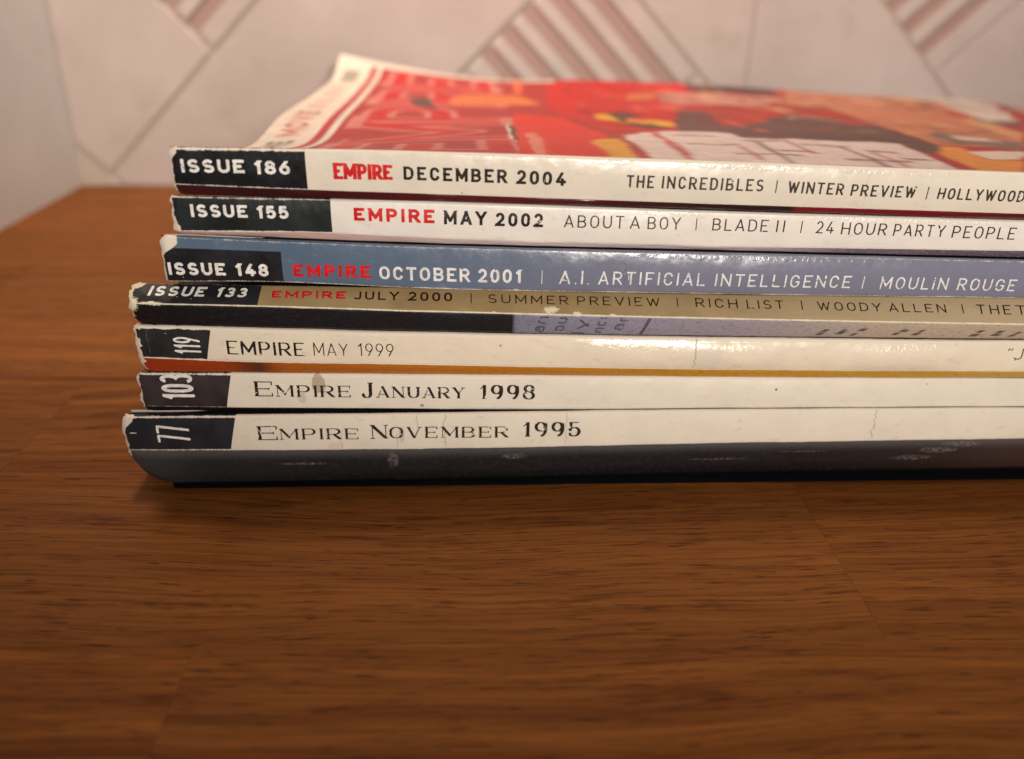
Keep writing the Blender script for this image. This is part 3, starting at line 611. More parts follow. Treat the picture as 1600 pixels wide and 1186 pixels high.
WH = (.74, .68, .58)
BK = (.006, .006, .008)
SPEC = {
 186: dict(crinkle=[(76, .93, 4, .1, .5), (98, .90, 10, .09, .6), (125, .90, 14, .09, .6)], base=(.73, .66, .55), label=BK, label_edge=(28.9, 0), tear=.35, wear=.8, wear_top=1.0, top_t=.965, strip=[(0, (.05, .01, .012)), (20, (.03, .006, .008)), (60, (.10, .012, .014)), (90, (.03, .01, .012)), (106, (.02, .01, .01)), (107, (.20, .010, .016)), (135, (.14, .010, .014)), (150, (.08, .01, .012))], rough=.26, cracks=[(117.5, .8, .06, .05, .9)], crack_amt=.2, grime=.28, chips=.5, tear_t=(1.0, .35, .9), dots=.35),
 155: dict(crinkle=[(86, .9, 6, .1, .8), (126, .9, 18, .1, 1.1)], base=(.76, .71, .64), label=(.010, .014, .014), label_edge=(32.07, 0), tear=.6, wear=1.0, wear_top=.7, strip=[(0, (.45, .35, .33)), (30, (.50, .33, .30)), (60, (.52, .42, .42)), (100, (.45, .36, .40)), (118, (.12, .09, .13)), (150, (.08, .06, .10))], strip2=(.55, .42, .40), rough=.3, grime=.28, strip_edge_wear=.0, chips=.9, tear_t=(.1, .4, .5)),
 148: dict(crinkle=[(90, .90, 12, .08, .3), (112, .89, 14, .07, .35), (129, .80, 3, .3, .25), (79.5, .3, 1.6, .4, .8), (143, .1, 3, .2, 1)], base=(.085, .130, .195), base2=(.10, .145, .21), base_right=(.185, .19, .255), right_range=(30, 95), label=(.010, .010, .013), label_edge=(23.85, 0), label_to=.74, tear=.12, wear=.8, wear_top=.5, rough=.22, strip=None, grime=.25, grime_col=(.30, .31, .38), cracks=[(79.5, .5, .10, .1, .75), (110.5, .5, .06, .2, .6)], crack_amt=.0, chips=.8, tear_t=(1.0, .45, 2.4), flakes=[(80.2, .38, .35, .3, .6), (8.0, .1, .5, .12, .5), (61.5, .02, 2.0, .06, .6)], bump=.4),
 133: dict(base=(.30, .205, .095), base2=(.35, .25, .125), base_right=(.42, .325, .20), right_range=(70, 140), label=(.012, .011, .013), label_edge=(19.3, .3), tear=.9, wear=1.2, wear_top=.5, top_t=1.0, tear_t=(1.0, .3, 1.4), rough=.34, strip=[(0, (.006, .006, .008)), (30, (.009, .010, .013)), (61.2, (.010, .011, .013)), (61.6, (.20, .20, .27)), (75, (.24, .23, .31)), (100, (.30, .26, .30)), (125, (.42, .34, .26)), (150, (.45, .36, .25))], strip2=(.03, .025, .03), strip_edge_wear=.85, grime=.3, grime_col=(.22, .16, .07), chips=.4,
           flakes=[(67.5, .2, 2.6, .34, .9), (72.0, .05, 1.6, .25, .8), (-.6, .0, 1.6, .55, 1.1), (2.5, .02, 3.5, .22, .9), (78, .03, 1.2, .2, .7), (58, .02, .8, .14, .7), (8.5, .30, .7, .05, .5), (6.3, .40, .5, .05, .5)], flake_col=(.70, .62, .45)),
 119: dict(crinkle=[(82, .55, 12, .34, .5), (101, .55, 7, .3, .5), (134, .65, 11, .3, .6)], base=(.76, .67, .53), label=(.016, .017, .018), label_edge=(9.5, 1.4), tear=1.5, wear=1.2, wear_top=1.5, rough=.24, strip=[(0, (.30, .035, .008)), (12, (.30, .05, .01)), (18, (.10, .03, .01)), (22, (.38, .10, .012)), (60, (.45, .17, .015)), (100, (.48, .24, .02)), (150, (.50, .30, .05))], strip2=(.10, .02, .005), grime=.28, dots=.6, cracks=[(93.1, .9, .09, .0, 1.0), (0.4, .5, .06, .1, .9)], crack_amt=.5, chips=.9, bump=.45, flakes=[(3.4, .78, .5, .08, .5)], stains=[(95.5, .45, 2.4, .55, (.66, .60, .50), .5)]),
 103: dict(crinkle=[(75, .2, 12, .3, .5), (115, .4, 18, .5, .5)], base=(.74, .68, .57), label=(.024, .019, .021), label_edge=(11.5, 1.5), tear=.45, wear=.6, wear_top=.9, rough=.30, strip=[(0, (.015, .010, .010)), (60, (.012, .008, .008)), (107, (.03, .01, .01)), (108, (.40, .02, .01)), (125, (.40, .03, .02)), (127, (.3, .25, .2))], grime=.2, dots=.9, chips=.4, stains=[(27.7, .72, 1.25, .30, (.40, .30, .21), .85), (24.6, .30, .9, .16, (.45, .38, .30), .5), (45.5, .1, .4, .05, (.05, .04, .03), .6)], bump=.4),
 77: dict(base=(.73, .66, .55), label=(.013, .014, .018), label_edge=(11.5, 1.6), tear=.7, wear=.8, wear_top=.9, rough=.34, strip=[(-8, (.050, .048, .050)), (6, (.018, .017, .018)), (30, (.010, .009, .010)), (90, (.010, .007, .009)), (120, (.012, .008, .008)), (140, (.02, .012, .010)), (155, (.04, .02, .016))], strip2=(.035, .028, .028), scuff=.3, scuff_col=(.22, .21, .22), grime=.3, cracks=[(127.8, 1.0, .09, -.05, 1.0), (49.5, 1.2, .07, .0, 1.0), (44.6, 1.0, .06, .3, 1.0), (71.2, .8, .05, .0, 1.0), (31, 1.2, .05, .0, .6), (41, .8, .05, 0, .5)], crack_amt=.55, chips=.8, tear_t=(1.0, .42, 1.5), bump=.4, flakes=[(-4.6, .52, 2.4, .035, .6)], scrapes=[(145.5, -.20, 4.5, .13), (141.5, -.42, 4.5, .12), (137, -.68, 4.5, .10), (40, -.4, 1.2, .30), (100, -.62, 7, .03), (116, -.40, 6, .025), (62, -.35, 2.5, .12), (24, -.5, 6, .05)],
          stains=[(41.8, .42, .55, .25, (.45, .40, .32), .6), (30.0, .10, 1.5, .12, (.55, .48, .38), .4)]),
}
LABELS = {
 186: 'white-spined magazine marked issue 186, topmost of the stack with its red cover showing',
 155: 'white-spined magazine marked issue 155, second from the top between two others',
 148: 'blue-spined magazine marked issue 148 in the middle of the stack',
 133: 'tan-spined magazine marked issue 133 sticking out under the blue-spined one',
 119: 'cream-spined magazine marked 119 with an orange to yellow lower edge',
 103: 'cream-spined magazine marked 103 with a brown blotch on its title',
 77: 'cream-spined magazine marked 77, lowest of the stack, its dark back edge near the wood',
}
INK = {}
def ink(name, rgb, rough=.34):
    if name not in INK:
        m = NT(name, rough=rough, spec=.3)
        o = m.obj(); n = m.noise(o, 900, 3, .6)
        INK[name] = m.out(m.mix(m.step(n, .3, .75), rgb, tuple(min(1, x*1.35+.006) for x in rgb)), m.math('ADD', m.math('MULTIPLY', n, .2), rough-.1))
    return INK[name]
def run_ink(k, st):
    if st in ('logo', 'red'): return 'red_lettering', ink('red_ink', (.50, .008, .010))
    if st in ('issue', 'issuei', 'cond', 'cond2'): return 'issue_number', ink('white_ink', (.66, .64, .60))
    if st in ('boldw', 'medw', 'litew'): return ('title_lettering' if st == 'boldw' else 'headline_lettering'), ink('pale_ink', (.62, .60, .60) if st == 'boldw' else (.62, .60, .60))
    if st in ('bold3', 'lite3'): return ('title_lettering' if st == 'bold3' else 'headline_lettering'), ink('brown_ink', (.022, .009, .005))
    if st in ('bold', 'opt', 'optl', 'serif'): return 'title_lettering', ink('black_ink', (.016, .010, .007))
    return 'headline_lettering', ink('grey_ink', (.040, .030, .022))

pm = NT('page_edges', rough=.8, spec=.2)
po = pm.obj()
pn = pm.noise(pm.vec(po, (3, 3, 9000)), 1.0, 2, .6)
pm.bump(pn, .6, .0002)
PAGE = pm.out(pm.mix(pm.step(pn, .35, .65), (.50, .44, .35), (.74, .68, .58)))
cm = NT('cover_back_sheet', rough=.65, spec=.12)
BACKSHEET = cm.out(cm.mix(cm.noise(cm.obj(), 60, 3), (.008, .007, .008), (.02, .014, .014)))

bm_ = NT('shaded_back_cover', rough=.5, spec=.2); SHADED_BACK = bm_.out(bm_.mix(bm_.noise(bm_.obj(), 60, 3), (.004, .004, .005), (.008, .007, .008)))  # dark cover of the lowest magazine, contact shade put into its colour

def cover_print(S, V):
    """flat colours of the front cover on a grid, as linear colour per vertex"""
    SS, VV = np.meshgrid(S, V); S0_, V0_ = SS, VV
    wx_ = (vnoise(SS*.25, VV*.09, 21)-.5)*3.0+(vnoise(SS*1.1, VV*.4, 22)-.5)*1.2; wy_ = (vnoise(SS*.2, VV*.12, 23)-.5)*7+(vnoise(SS*.9, VV*.5, 24)-.5)*2.4
    col = np.zeros(SS.shape+(3,)); col[:] = lin((224, 208, 194))[:3]
    def paint(mask, c, a=1.0):
        m = np.clip(mask, 0, 1)[..., None]*a; col[:] = col*(1-m)+np.array(lin(c)[:3])*m
    def inside(poly):
        x, y = SS+wx_*.4*np.clip(VV/30, 0, 1), VV+wy_*.5*np.clip((VV-4)/40, 0, 1); r = np.zeros(SS.shape, bool); n = len(poly)
        for i in range(n):
            x0, y0 = poly[i]; x1, y1 = poly[(i+1) % n]
            if y0 == y1: continue
            c = ((y0 <= y) & (y < y1)) | ((y1 <= y) & (y < y0)); r ^= c & (x < (x1-x0)*(y-y0)/(y1-y0)+x0)
        return r.astype(float)
    def lettering(text, st, s_top, s_base, v0, v1, c, a=1.0, grow=0.0):
        h = s_base-s_top; asp = (v1-v0)/h; thick, thin, gap, se, we = ST[st]
        fixed = sum(strokes(q, st, 0)[1] for q in text); nat = sum(G[q][0] for q in text)
        kf = (asp-fixed)/(nat+gap*(len(text)-1)); x = 0
        for q in text:
            segs, b = strokes(q, st, kf); lx0 = v0+x*h; 
            X = (VV-lx0)/h; Y = (s_base-SS)/h
            D = np.maximum(sdf(segs, X, Y), np.maximum(-Y-grow, Y-1-grow))*h
            m = np.clip(.5-(D-grow*h)/.8, 0, 1)*((X > -.1) & (X < b+.1)); paint(m, c, a); x += b+gap*kf
    border = 187.0
    field = ((SS > 24.2) & ((VV < border) | (SS > 86))).astype(float); paint(field, (172, 34, 30))
    paint(((SS > 20.6) & (SS < 22.2) & (VV < 187)).astype(float), (190, 32, 36))
    paint(((SS > 22.2) & (SS < 22.6) & (VV < 187)).astype(float), (140, 90, 85))
    lettering('THE', 'issue', 11.6, 17.0, 33, 54, (95, 92, 88))
    lettering('MOVIE', 'issue', 11.6, 17.0, 60, 92, (190, 70, 70), .95)
    for v0 in (98, 112, 127, 141): paint(((SS > 11.8) & (SS < 16.8) & (VV > v0) & (VV < v0+9)).astype(float), (200, 118, 110), .45)
    paint(((SS > 11.5) & (SS < 17.2) & (VV > 162) & (VV < 181)).astype(float), (150, 142, 130), .9)
    # masthead, read away from the spine
    lettering('EMPIRE', 'masthead', 28.5, 62.5, 3, 184, (208, 118, 108), 1, .04)
    lettering('EMPIRE', 'masthead', 28.5, 62.5, 3, 184, (196, 4, 8), 1, -.012)
    for (s0, v0, ds, dv) in ((26.2, 8, 2.4, 24), (27.5, 40, 1.8, 10), (30.0, 6, 1.6, 5)): paint(((SS > s0) & (SS < s0+ds) & (VV > v0) & (VV < v0+dv)).astype(float), (205, 112, 105), .7)
    for c, p in ART: paint(inside(p), tuple(min(255, max(0, 128+(x-128)*1.15)) for x in c))
    # small shapes of the printed picture and rows of small type
    rr = random.Random(12)
    pal = [(150, 88, 62), (205, 150, 118), (96, 62, 50), (226, 196, 172), (178, 70, 48), (120, 92, 80), (214, 168, 120), (70, 48, 44)]
    for q in range(230):
        s_, v_ = rr.uniform(128, 246), rr.uniform(24, 192)
        if s_ < 205-(v_-30)*.12*0 and v_ < 60 and s_ < 150: continue
        ds, dv, sh = rr.uniform(.8, 6), rr.uniform(1.5, 13), rr.uniform(-.5, .5)
        m = (np.abs(SS-s_-sh*(VV-v_)+wx_*.5) < ds/2) & (np.abs(VV-v_+wy_*.5) < dv/2); paint(m.astype(float), rr.choice(pal), rr.uniform(.35, .85))
    for q in range(60):
        s_, v_ = rr.uniform(84, 134), rr.uniform(56, 190); ds, dv = rr.uniform(.8, 5), rr.uniform(2, 16)
        m = (np.abs(SS-s_+wx_) < ds/2) & (np.abs(VV-v_+wy_) < dv/2); paint(m.astype(float), rr.choice([(120, 12, 10), (222, 70, 46), (150, 20, 16), (228, 120, 84), (90, 30, 26)]), rr.uniform(.25, .6))
    for (s_, v_, ls_, dv) in ((96, 44, 9, 2.0), (108, 36, 8, 1.6), (95, 27, 10, 1.6), (109, 18, 7, 2.2), (118, 30, 9, 1.8), (127, 22, 6, 2.2), (99, 11, 12, 1.4), (117, 9, 12, 1.6), (129, 12, 5, 1.6), (112, 44, 5, 3)):
        m = (SS > s_) & (SS < s_+ls_) & (np.abs(VV-v_-wy_*.4) < dv/2+.4); paint(m.astype(float), (122, 74, 76), .75)
    for (s_, v0, v1) in ((101.5, 4, 24), (114.5, 14, 40), (125, 2, 20), (90, 6, 30)):
        m = (np.abs(SS-s_-(VV-v0)*.12) < .5) & (VV > v0) & (VV < v1); paint(m.astype(float), (176, 60, 54), .8)
    def soft(a, k, ax):
        ker = np.hanning(k+2)[1:-1]; ker /= ker.sum(); p = [(0, 0)]*3; p[ax] = (k//2, k//2); b = np.pad(a, p, 'edge'); out = np.zeros_like(a)
        for q in range(k): out += ker[q]*(b[q:q+a.shape[0]] if ax == 0 else b[:, q:q+a.shape[1]])
        return out
    bl = soft(soft(col, 5, 1), 3, 0); w_ = np.clip((SS-63)/8, 0, 1)[..., None]; col = col*(1-w_)+bl*w_
    n = vnoise(SS*.35, VV*.35, 2)*.6+vnoise(SS*1.2, VV*1.2, 4)*.4
    col *= (0.86+.28*n)[..., None]
    return np.concatenate([col, np.ones(SS.shape+(1,))], -1)

for k in ORDER:
    M_ = MAG[k]; s0 = M_['s0']; i = ORDER.index(k)
    zb0 = float(LOW(k, np.array([s0+20.]))[0])
    org = (s0, 0.0, zb0)
    wx = SO[0]+math.cos(SROT)*s0; wy = SO[1]+math.sin(SROT)*s0
    root = empty('magazine', (wx*MM, wy*MM, zb0*MM), LABELS[k], 'magazine', 'magazines in the stack', SROT)
    # spine wrap: fine near the worn end, coarser beyond the frame
    s = np.concatenate([np.linspace(s0, s0+12, 60), np.linspace(s0+12, 165, 260)[1:], np.linspace(165, s0+LEN, 30)[1:]])
    rows, h = spine_grid(k, s)
    R = rows.copy()
    nr = len(h)
    # ragged and rounded outline of the head end
    fade = np.clip(1-(s-s0)/3.0, 0, 1)**1.5
    for j in range(nr):
        t = max(-1.2, h[j]); e = max(0, (t-.86)/.14)**2*.9 + (max(0, (-t)-.3)*1.0 if k != 77 else 0)
        rag = (vnoise(np.array([j*.55]), np.array([k*1.7]), 3)[0]-.5)*.9+(vnoise(np.array([j*1.9]), np.array([k*2.7]), 5)[0]-.5)*.35
        R[j, :, 0] += (e+rag*.55-.1)*fade
        R[j, :, 1] += (np.clip(1-(s-s0)/1.1, 0, 1)**2)*.55
        if j: R[j, :, 1] += wave(k, s, max(-1.3, h[j]))
    UV = np.zeros((nr, len(s), 2)); UV[..., 0] = R[..., 0]
    for j in range(nr): UV[j, :, 1] = max(-1.3, h[j])
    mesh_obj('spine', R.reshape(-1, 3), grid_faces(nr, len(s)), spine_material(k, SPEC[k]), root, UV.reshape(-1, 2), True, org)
    # lettering, one mesh per kind of print
    groups = {}
    for q, (txt, sa, sb, b0, b1, c0, c1, st) in enumerate(RUNS[k]):
        rot = txt.startswith('R') and st.startswith('cond')
        H = float((TOP(k, sa)-BOT(k, sa)))*math.hypot(1, (M_['v'][0]-M_['v'][1])/float(TOP(k, sa)-BOT(k, sa)))
        if rot:
            asp = ((c0-b0)*H)/(sb-sa); V, F = word_shapes(txt[1:], st, asp, 34, k+q)
            ss = sb-V[:, 1]*(sb-sa)-(V[:, 0]-.5)*0; tt = b0+V[:, 0]*(c0-b0)
        else:
            cap = (c0-b0)*H; asp = (sb-sa)/cap
            if txt in '|': V = np.array([(0, 0), (1, 0), (1, 1), (0, 1)], float); F = [[0, 1, 2, 3]]
            else: V, F = word_shapes(txt, st, asp, 30 if st != 'serif' else 44, k+q)
            ss = sa+V[:, 0]*(sb-sa); tb = b0+(b1-b0)*V[:, 0]; tt = tb+(c0+(c1-c0)*V[:, 0]-tb)*V[:, 1]
        P = face_pt(k, ss, tt, .05)
        P[:, 1] += wave(k, ss, tt)-.02
        if st == 'issuei': P[:, 0] += (V[:, 1]-.2)*.42; P[:, 1] += 0
        nm, mt = run_ink(k, st)
        g = groups.setdefault(nm, ([], [], mt)); o = len(g[0]); g[0].extend(P.tolist()); g[1].extend([[w+o for w in f] for f in F])
    for nm, (V, F, mt) in groups.items():
        mesh_obj(nm, V, F, mt, root, None, False, org)
    # printed fragments on the strip of the tan magazine
    if k == 133:
        V = []; F = []
        bits = [('an', 66.3, -.92, 3.4), ('out', 69.6, -.85, 4.4), ('ly', 73.2, -.98, 3.2), ('nce', 76.4, -.9, 4.2), ('a', 79.6, -.75, 1.5), ('r', 79.9, -.25, 1.2)]
        for bi, (w_, sc_, t0, ln) in enumerate(bits):
            v_, f_ = word_shapes(w_, 'back', ln/2.1, 22, bi+40)
            ss = sc_+1.0-v_[:, 1]*2.1; dz = v_[:, 0]*ln
            t_ = t0+dz/4.1; ok = t_ < -.06
            zl, zb = LOW(k, ss), BOT(k, ss); u = np.clip(t_+1, 0, .97); vt, vb, vl = M_['v']
            P = np.stack([ss-(1-u)*.9, vb+(vl-vb)*(1-u)**1.6-.10, zl+(zb-zl)*u], -1); o = len(V); V += P.tolist(); F += [[w2+o for w2 in f] for f in f_ if all(ok[w2] for w2 in f)]
        for (sa, sb_) in ((84.2, 84.75),):
            for j in range(10):
                u0, u1 = .02+j*.09, .02+(j+1)*.09
                q = []
                for (sx, u) in ((sa, u0), (sb_, u0), (sb_, u1), (sa, u1)):
                    sx2 = sx-(1-u)*1.4; zl, zb = float(LOW(k, sx2)), float(BOT(k, sx2)); q.append([sx2, M_['v'][1]+(M_['v'][2]-M_['v'][1])*(1-u)**1.6-.10, zl+(zb-zl)*u])
                o = len(V); V += q; F.append([o, o+1, o+2, o+3])
        rr = random.Random(4)
        for sx in [113.6, 116.6, 119.6, 127.0, 130.5, 141, 144.6, 148, 151.5, 155]:
            for j in range(2):
                u0 = .12+.22*j+rr.random()*.1; u1 = u0+.16; a_ = sx+rr.random()*.5+j*.7; b_ = a_+.6+rr.random()*.8; q = []
                for (x_, u) in ((a_, u0), (b_, u0), (b_+.75, u1), (a_+.75, u1)):
                    zl, zb = float(LOW(k, x_)), float(BOT(k, x_)); q.append([x_, M_['v'][1]+(M_['v'][2]-M_['v'][1])*(1-u)**1.6-.10, zl+(zb-zl)*u])
                o = len(V); V += q; F.append([o, o+1, o+2, o+3])
        mesh_obj('back_cover_lettering', V, F, ink('dim_ink', (.085, .072, .08), .45), root, None, False, org)['kind'] = 'stuff'
    # sheets and pages behind the spine
    s_end = s0+LEN; sg = np.concatenate([np.linspace(s0, s0+20, 14), np.linspace(s0+20, s_end, 60)[1:]])
    vg = np.concatenate([np.linspace(M_['v'][0]+.546, 24, 12), np.linspace(24, DEP, 40)[1:]])
    if k == 186:
        sf = np.arange(s0, s_end+.01, .42); vf = np.concatenate([np.linspace(.546, 12, 16), np.arange(13, DEP+.1, .9)])
        Zt = top_surface(sf, vf); bl = np.clip((vf-.546)/9, 0, 1)[:, None]
        Zt = Zt*bl+(TOP(k, sf)[None, :]-.12*np.minimum(vf, 9)[:, None])*(1-bl)
        Zt[0] = TOP(k, sf)
        SS, VV = np.meshgrid(sf, vf)
        P = np.stack([SS, VV, Zt], -1)
        colr = cover_print(sf, vf)
        edge_white = np.clip((1.6-VV)/.4, 0, 1)[..., None]; lb = ((SS < 28.9))[..., None]
        colr[..., :3] = colr[..., :3]*(1-edge_white)+np.array(WH)*edge_white
        cmn = NT('printed_cover', rough=.32, spec=.28)
        at = cmn.n.new('ShaderNodeAttribute'); at.attribute_name = 'print'
        gn = cmn.noise(cmn.obj(), 55, 3); cmn.bump(gn, .5, .0006)
        cmat = cmn.out(at.outputs['Color'], cmn.math('ADD', cmn.math('MULTIPLY', gn, .15), .36))
        mesh_obj('front_cover', P.reshape(-1, 3), grid_faces(len(vf), len(sf)), cmat, root, None, True, org, col=colr.reshape(-1, 4))
        topz = lambda S, V: np.where(V > 9, 1, 0)*(top_surface(S[0], V[:, 0])-.28)+np.where(V > 9, 0, 1)*(TOP(186, S)-1.3)
        Zc = top_surface(sg, vg); SG, VG = np.meshgrid(sg, vg); b2 = np.clip((VG-.5)/9, 0, 1)
        ztop = (Zc*b2+TOP(k, SG)*(1-b2))-.30
    else:
        SG, VG = np.meshgrid(sg, vg); ztop = TOP(k, SG)*squash(VG[:, 0])[:, None]
        sag = np.minimum((VG-VG[0, 0])*.44, 5.6 if k != 77 else 9)*np.clip(1-(SG-s0)/16, 0, 1)**.6; ztop = ztop-sag
        ztop = np.maximum(ztop, LOW(k, SG)*squash(VG[:, 0])[:, None]*(0 if k == 77 else 1)+.5)
        mesh_obj('front_cover', np.stack([SG, VG, ztop], -1).reshape(-1, 3), grid_faces(len(vg), len(sg)), BACKSHEET, root, None, True, org)
        ztop = ztop-.15
    nxt = LOW(k, SG)
    zlow = nxt*squash(VG[:, 0])[:, None]
    if k == 77: zlow = .12+np.clip(LOW(k, SG)-.1, 0, 9)*np.clip(1-(VG-.2)/np.where(SG < 0.0, 14.0, .5), 0, 1)**1.3
    mesh_obj('back_cover', np.stack([SG, VG+ (1.3 if k == 77 else .6), zlow], -1).reshape(-1, 3), grid_faces(len(vg), len(sg), True), SHADED_BACK if k == 77 else BACKSHEET, root, None, True, org)
    # page block: closed box between the sheets, edges set in by half a millimetre
    si = np.clip(sg, s0+.9, s_end-.9); vi = np.clip(vg, M_['v'][2]+1.6, DEP-.7); SI, VI = np.meshgrid(si, vi)
    a = np.stack([SI, VI, ztop-.02], -1); b = np.stack([SI, VI, np.minimum(zlow+.25, ztop-.1)], -1)
    nv, ns = SI.shape; V = np.concatenate([a.reshape(-1, 3), b.reshape(-1, 3)]); n0 = nv*ns
    F = grid_faces(nv, ns).tolist()+[[q+n0 for q in f] for f in grid_faces(nv, ns, True).tolist()]
    ring = [j for j in range(ns)]+[r*ns+ns-1 for r in range(1, nv)]+[(nv-1)*ns+j for j in range(ns-2, -1, -1)]+[r*ns for r in range(nv-2, 0, -1)]
    for q in range(len(ring)):
        x0, x1 = ring[q], ring[(q+1) % len(ring)]; F.append([x0, x0+n0, x1+n0, x1])
    mesh_obj('page_block', V, F, PAGE, root, None, False, org)

# ------------------------------------------------------------------ table of oak staves
TX0, TX1, TY1 = -171.5, 520.0, 366.0
def box_mesh(name, x0, x1, y0, y1, z0, z1, ch=.12):
    """box with chamfered upper edges; origin at its own corner"""
    w, d, hgt = x1-x0, y1-y0, z1-z0
    V = [(0, 0, 0), (w, 0, 0), (w, d, 0), (0, d, 0), (0, 0, hgt-ch), (w, 0, hgt-ch), (w, d, hgt-ch), (0, d, hgt-ch), (ch, ch, hgt), (w-ch, ch, hgt), (w-ch, d-ch, hgt), (ch, d-ch, hgt)]
    F = [(3, 2, 1, 0), (0, 1, 5, 4), (1, 2, 6, 5), (2, 3, 7, 6), (3, 0, 4, 7), (4, 5, 9, 8), (5, 6, 10, 9), (6, 7, 11, 10), (7, 4, 8, 11), (8, 9, 10, 11)]
    me = bpy.data.meshes.new(name); me.from_pydata([tuple(c*MM for c in v) for v in V], [], F); me.update(); return me
wd = NT('oiled_oak', rough=.42, spec=.08)
oc = wd.obj()
ri = wd.n.new('ShaderNodeObjectInfo').outputs['Random']
cx_ = wd.n.new('ShaderNodeCombineXYZ'); wd.put(cx_.inputs[0], wd.math('MULTIPLY', ri, 3.7)); wd.put(cx_.inputs[1], wd.math('MULTIPLY', ri, 9.1)); wd.put(cx_.inputs[2], wd.math('MULTIPLY', ri, 1.3))
ad = wd.n.new('ShaderNodeVectorMath'); ad.operation = 'ADD'; wd.l.new(oc, ad.inputs[0]); wd.l.new(cx_.outputs[0], ad.inputs[1]); wv = ad.outputs[0]
bend = wd.noise(wd.vec(wv, (6, 14, 6)), 1.0, 2, .5)
av = wd.n.new('ShaderNodeVectorMath'); av.operation = 'ADD'; wd.l.new(wv, av.inputs[0])
cb = wd.n.new('ShaderNodeCombineXYZ'); wd.put(cb.inputs[1], wd.math('MULTIPLY', bend, .022)); wd.l.new(cb.outputs[0], av.inputs[1]); gv = av.outputs[0]
ring_ = wd.noise(wd.vec(gv, (6, 300, 60)), 1.0, 4, .6)
fine = wd.noise(wd.vec(gv, (45, 1900, 300)), 1.0, 3, .6)
pore = wd.noise(wd.vec(gv, (170, 2900, 500)), 1.0, 2, .5)
fleck = wd.noise(wd.vec(gv, (60, 620, 150)), 1.0, 3, .6)
tone = wd.noise(wd.vec(wv, (4, 12, 4)), 1.0, 2, .5)
c_ = wd.mix(wd.step(ring_, .30, .72), (.30, .102, .021), (.145, .042, .008))
c_ = wd.mix(wd.math('MULTIPLY', wd.step(tone, .35, .65), .45), c_, (.33, .118, .030))
c_ = wd.mix(wd.math('MULTIPLY', wd.step(fine, .42, .70), .45), c_, (.06, .014, .002))
c_ = wd.mix(wd.math('MULTIPLY', wd.step(fleck, .54, .70), .45), c_, (.055, .012, .002))
c_ = wd.mix(wd.math('MULTIPLY', wd.step(pore, .60, .68), .70), c_, (.035, .010, .004))
val = wd.n.new('ShaderNodeHueSaturation'); wd.put(val.inputs['Value'], wd.math('ADD', wd.math('MULTIPLY', ri, .30), .84)); wd.put(val.inputs['Color'], c_)
hh = wd.math('SUBTRACT', wd.math('MULTIPLY', wd.step(pore, .72, .55), .6), wd.math('MULTIPLY', fine, .3))
wd.bump(hh, .25, .00015)
OAK = wd.out(val.outputs[0], wd.math('ADD', wd.math('MULTIPLY', fine, .22), .38))
table = empty('table', ((TX0)*MM, -.12, -.04), 'oiled oak worktop made of glued staves, under the stack of magazines', 'table')
rows_y = [-120+.0, -73, -32, 9, 50, 91.3, 132.5, 174, 215.5, 257, 298.5, 340, 366]
joints = {5: [-250, 59.5, 330], 6: [-90, 210, 480], 4: [-40, 260], 7: [40, 300], 3: [-120, 160], 8: [-140, 120, 400], 9: [-20, 250], 10: [-110, 190], 11: [60], 2: [20, 300], 1: [-70, 210], 0: [100]}
for r in range(len(rows_y)-1):
    xs = [TX0]+[j for j in sorted(joints.get(r, [])) if TX0+8 < j < TX1-5]+[TX1]
    for q in range(len(xs)-1):
        me = box_mesh('stave', xs[q], xs[q+1], rows_y[r], rows_y[r+1], -40, 0, .07)
        me.materials.append(OAK); o = bpy.data.objects.new('stave', me); COL.objects.link(o); o.parent = table
        o.location = Vector((xs[q]*MM, rows_y[r]*MM, -.04))-table.location

# ------------------------------------------------------------------ walls
def wall_paint(name, c0, c1):
    m = NT(name, rough=.62, spec=.3); o = m.obj()
    n = m.noise(o, 14, 5, .65); f = m.noise(o, 420, 3, .6); m.bump(m.math('ADD', m.math('MULTIPLY', f, .3), m.math('MULTIPLY', m.noise(o, 60, 4, .6), 1.0)), .25, .0012)
    c = m.mix(m.step(n, .3, .7), c0, c1)
    c = m.mix(m.math('MULTIPLY', m.step(m.noise(o, 45, 4, .7), .58, .74), .22), c, (.30, .22, .17))
    return m.out(c)
PANEL = wall_paint('pale_panel_paint', (.48, .395, .365), (.58, .48, .45))
RECESS = wall_paint('rib_recess_paint', (.37, .235, .205), (.41, .27, .24))  # brownish-pink paint of the boards behind the ribs
GREYW = wall_paint('left_wall_paint', (.64, .62, .60), (.70, .68, .66))
JOINT = wall_paint('joint_filler', (.48, .39, .33), (.52, .43, .37))
WALLY = 365.75+1.1
wall = mesh_obj('back_wall', [(-190, WALLY, -60), (900, WALLY, -60), (900, WALLY, 700), (-190, WALLY, 700), (-190, WALLY+12, -60), (900, WALLY+12, -60), (900, WALLY+12, 700), (-190, WALLY+12, 700)],
    [(0, 1, 2, 3), (5, 4, 7, 6), (4, 5, 1, 0), (3, 2, 6, 7), (1, 5, 6, 2), (4, 0, 3, 7)], JOINT)
wall['kind'] = 'structure'
lw = mesh_obj('left_wall', [(-170.5, 700, -60), (-170.5, -600, -60), (-170.5, -600, 700), (-170.5, 700, 700), (-190, 700, -60), (-190, -600, -60), (-190, -600, 700), (-190, 700, 700)],
    [(0, 3, 2, 1), (4, 5, 6, 7), (0, 1, 5, 4), (3, 7, 6, 2), (0, 4, 7, 3), (1, 2, 6, 5)], GREYW)
lw['kind'] = 'structure'
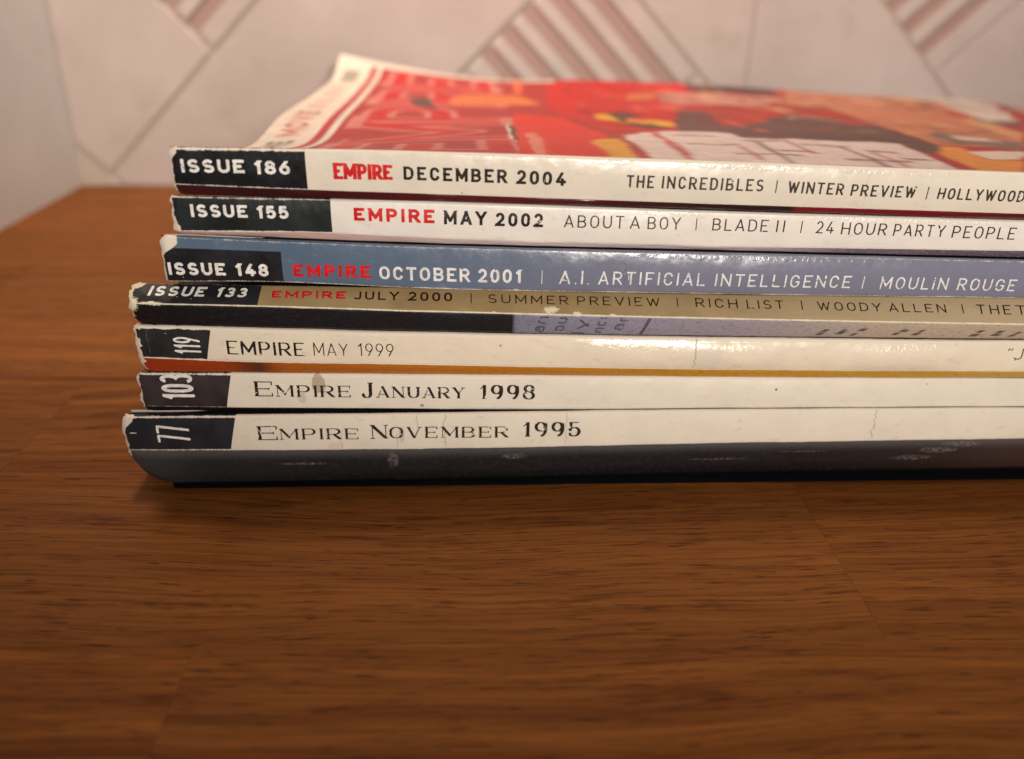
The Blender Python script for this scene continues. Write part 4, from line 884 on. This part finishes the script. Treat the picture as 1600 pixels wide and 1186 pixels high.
def clip(poly, a, b, c):     # keep a*x+b*z <= c
    out = []
    for i in range(len(poly)):
        p, q = poly[i], poly[(i+1) % len(poly)]; fp = a*p[0]+b*p[1]-c; fq = a*q[0]+b*q[1]-c
        if fp <= 0: out.append(p)
        if (fp <= 0) != (fq <= 0):
            t = fp/(fp-fq); out.append((p[0]+(q[0]-p[0])*t, p[1]+(q[1]-p[1])*t))
    return out
def plate(name, poly, y_front, y_back, mat, parent, ch=.6):
    n = len(poly)
    if n < 3: return
    cx = sum(p[0] for p in poly)/n; cz = sum(p[1] for p in poly)/n
    L = [math.hypot(p[0]-cx, p[1]-cz) for p in poly]
    inner = [(p[0]+(cx-p[0])*min(.4, ch/max(l, 1)), p[1]+(cz-p[1])*min(.4, ch/max(l, 1))) for p, l in zip(poly, L)]
    V = [(p[0], y_back, p[1]) for p in poly]+[(p[0], y_front+.35, p[1]) for p in poly]+[(p[0], y_front, p[1]) for p in inner]
    F = [tuple(range(2*n, 3*n))]
    for i in range(n):
        j = (i+1) % n; F += [(i, j, n+j, n+i), (n+i, n+j, 2*n+j, 2*n+i)]
    o = mesh_obj(name, V, F, mat, parent); return o
full = [(-169.6, .5), (560, .5), (560, 330), (-169.6, 330)]
g = .95
def region(cons):
    p = full
    for (kind, lo, hi) in cons:
        if kind == 'c':      # lo <= z-x <= hi
            if lo is not None: p = clip(p, 1, -1, -(lo+g*1.4))
            if hi is not None: p = clip(p, -1, 1, hi-g*1.4)
        elif kind == 's':
            if lo is not None: p = clip(p, -1, -1, -(lo+g*1.4))
            if hi is not None: p = clip(p, 1, 1, hi-g*1.4)
        else:
            if lo is not None: p = clip(p, -1, 0, -(lo+.12))
            if hi is not None: p = clip(p, 1, 0, hi-.12)
        if len(p) < 3: return []
    return p
YF = 365.75
C0_, C1_, C2_, C3_ = 162.8, 56.5, -40.5, -138.0
S0_, S1_, S2_, S3_, S4_, S5_ = -152.5, -53.0, 43.0, 140.2, 240.0, 337.0
plain = [[('s', None, S0_), ('c', C0_-600, C0_)], [('c', C0_, None), ('s', S0_, S1_)], [('c', C0_, None), ('s', S2_, None)], [('c', None, C0_), ('c', C1_, None), ('s', S0_, S3_)],
         [('c', None, C1_), ('s', S0_, S2_)], [('c', None, C2_), ('s', S2_, S3_)], [('s', S3_, S4_), ('x', None, 110.6)], [('s', S3_, S4_), ('x', 110.6, None)],
         [('s', S4_, None), ('c', C2_, None)], [('s', S4_, None), ('c', None, C3_)], [('s', S5_, None), ('c', C3_, C2_)]]
for cons in plain: plate('panel', region(cons), YF, WALLY-.01, PANEL, wall)
def ribs(cons, axis, lo, hi, n):
    st = (hi-lo)/n
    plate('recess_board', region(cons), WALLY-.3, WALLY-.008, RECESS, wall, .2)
    for i in range(n):
        a = lo+i*st+(.0 if i else -.4)+st*.20; b = lo+(i+1)*st-st*.20
        if i == n-1: b = hi
        if i == 0: a = lo
        plate('rib', region([(q if q[0] != axis else (axis, a, b)) for q in cons]), YF+.0, WALLY-.31, PANEL, wall, 1.6)
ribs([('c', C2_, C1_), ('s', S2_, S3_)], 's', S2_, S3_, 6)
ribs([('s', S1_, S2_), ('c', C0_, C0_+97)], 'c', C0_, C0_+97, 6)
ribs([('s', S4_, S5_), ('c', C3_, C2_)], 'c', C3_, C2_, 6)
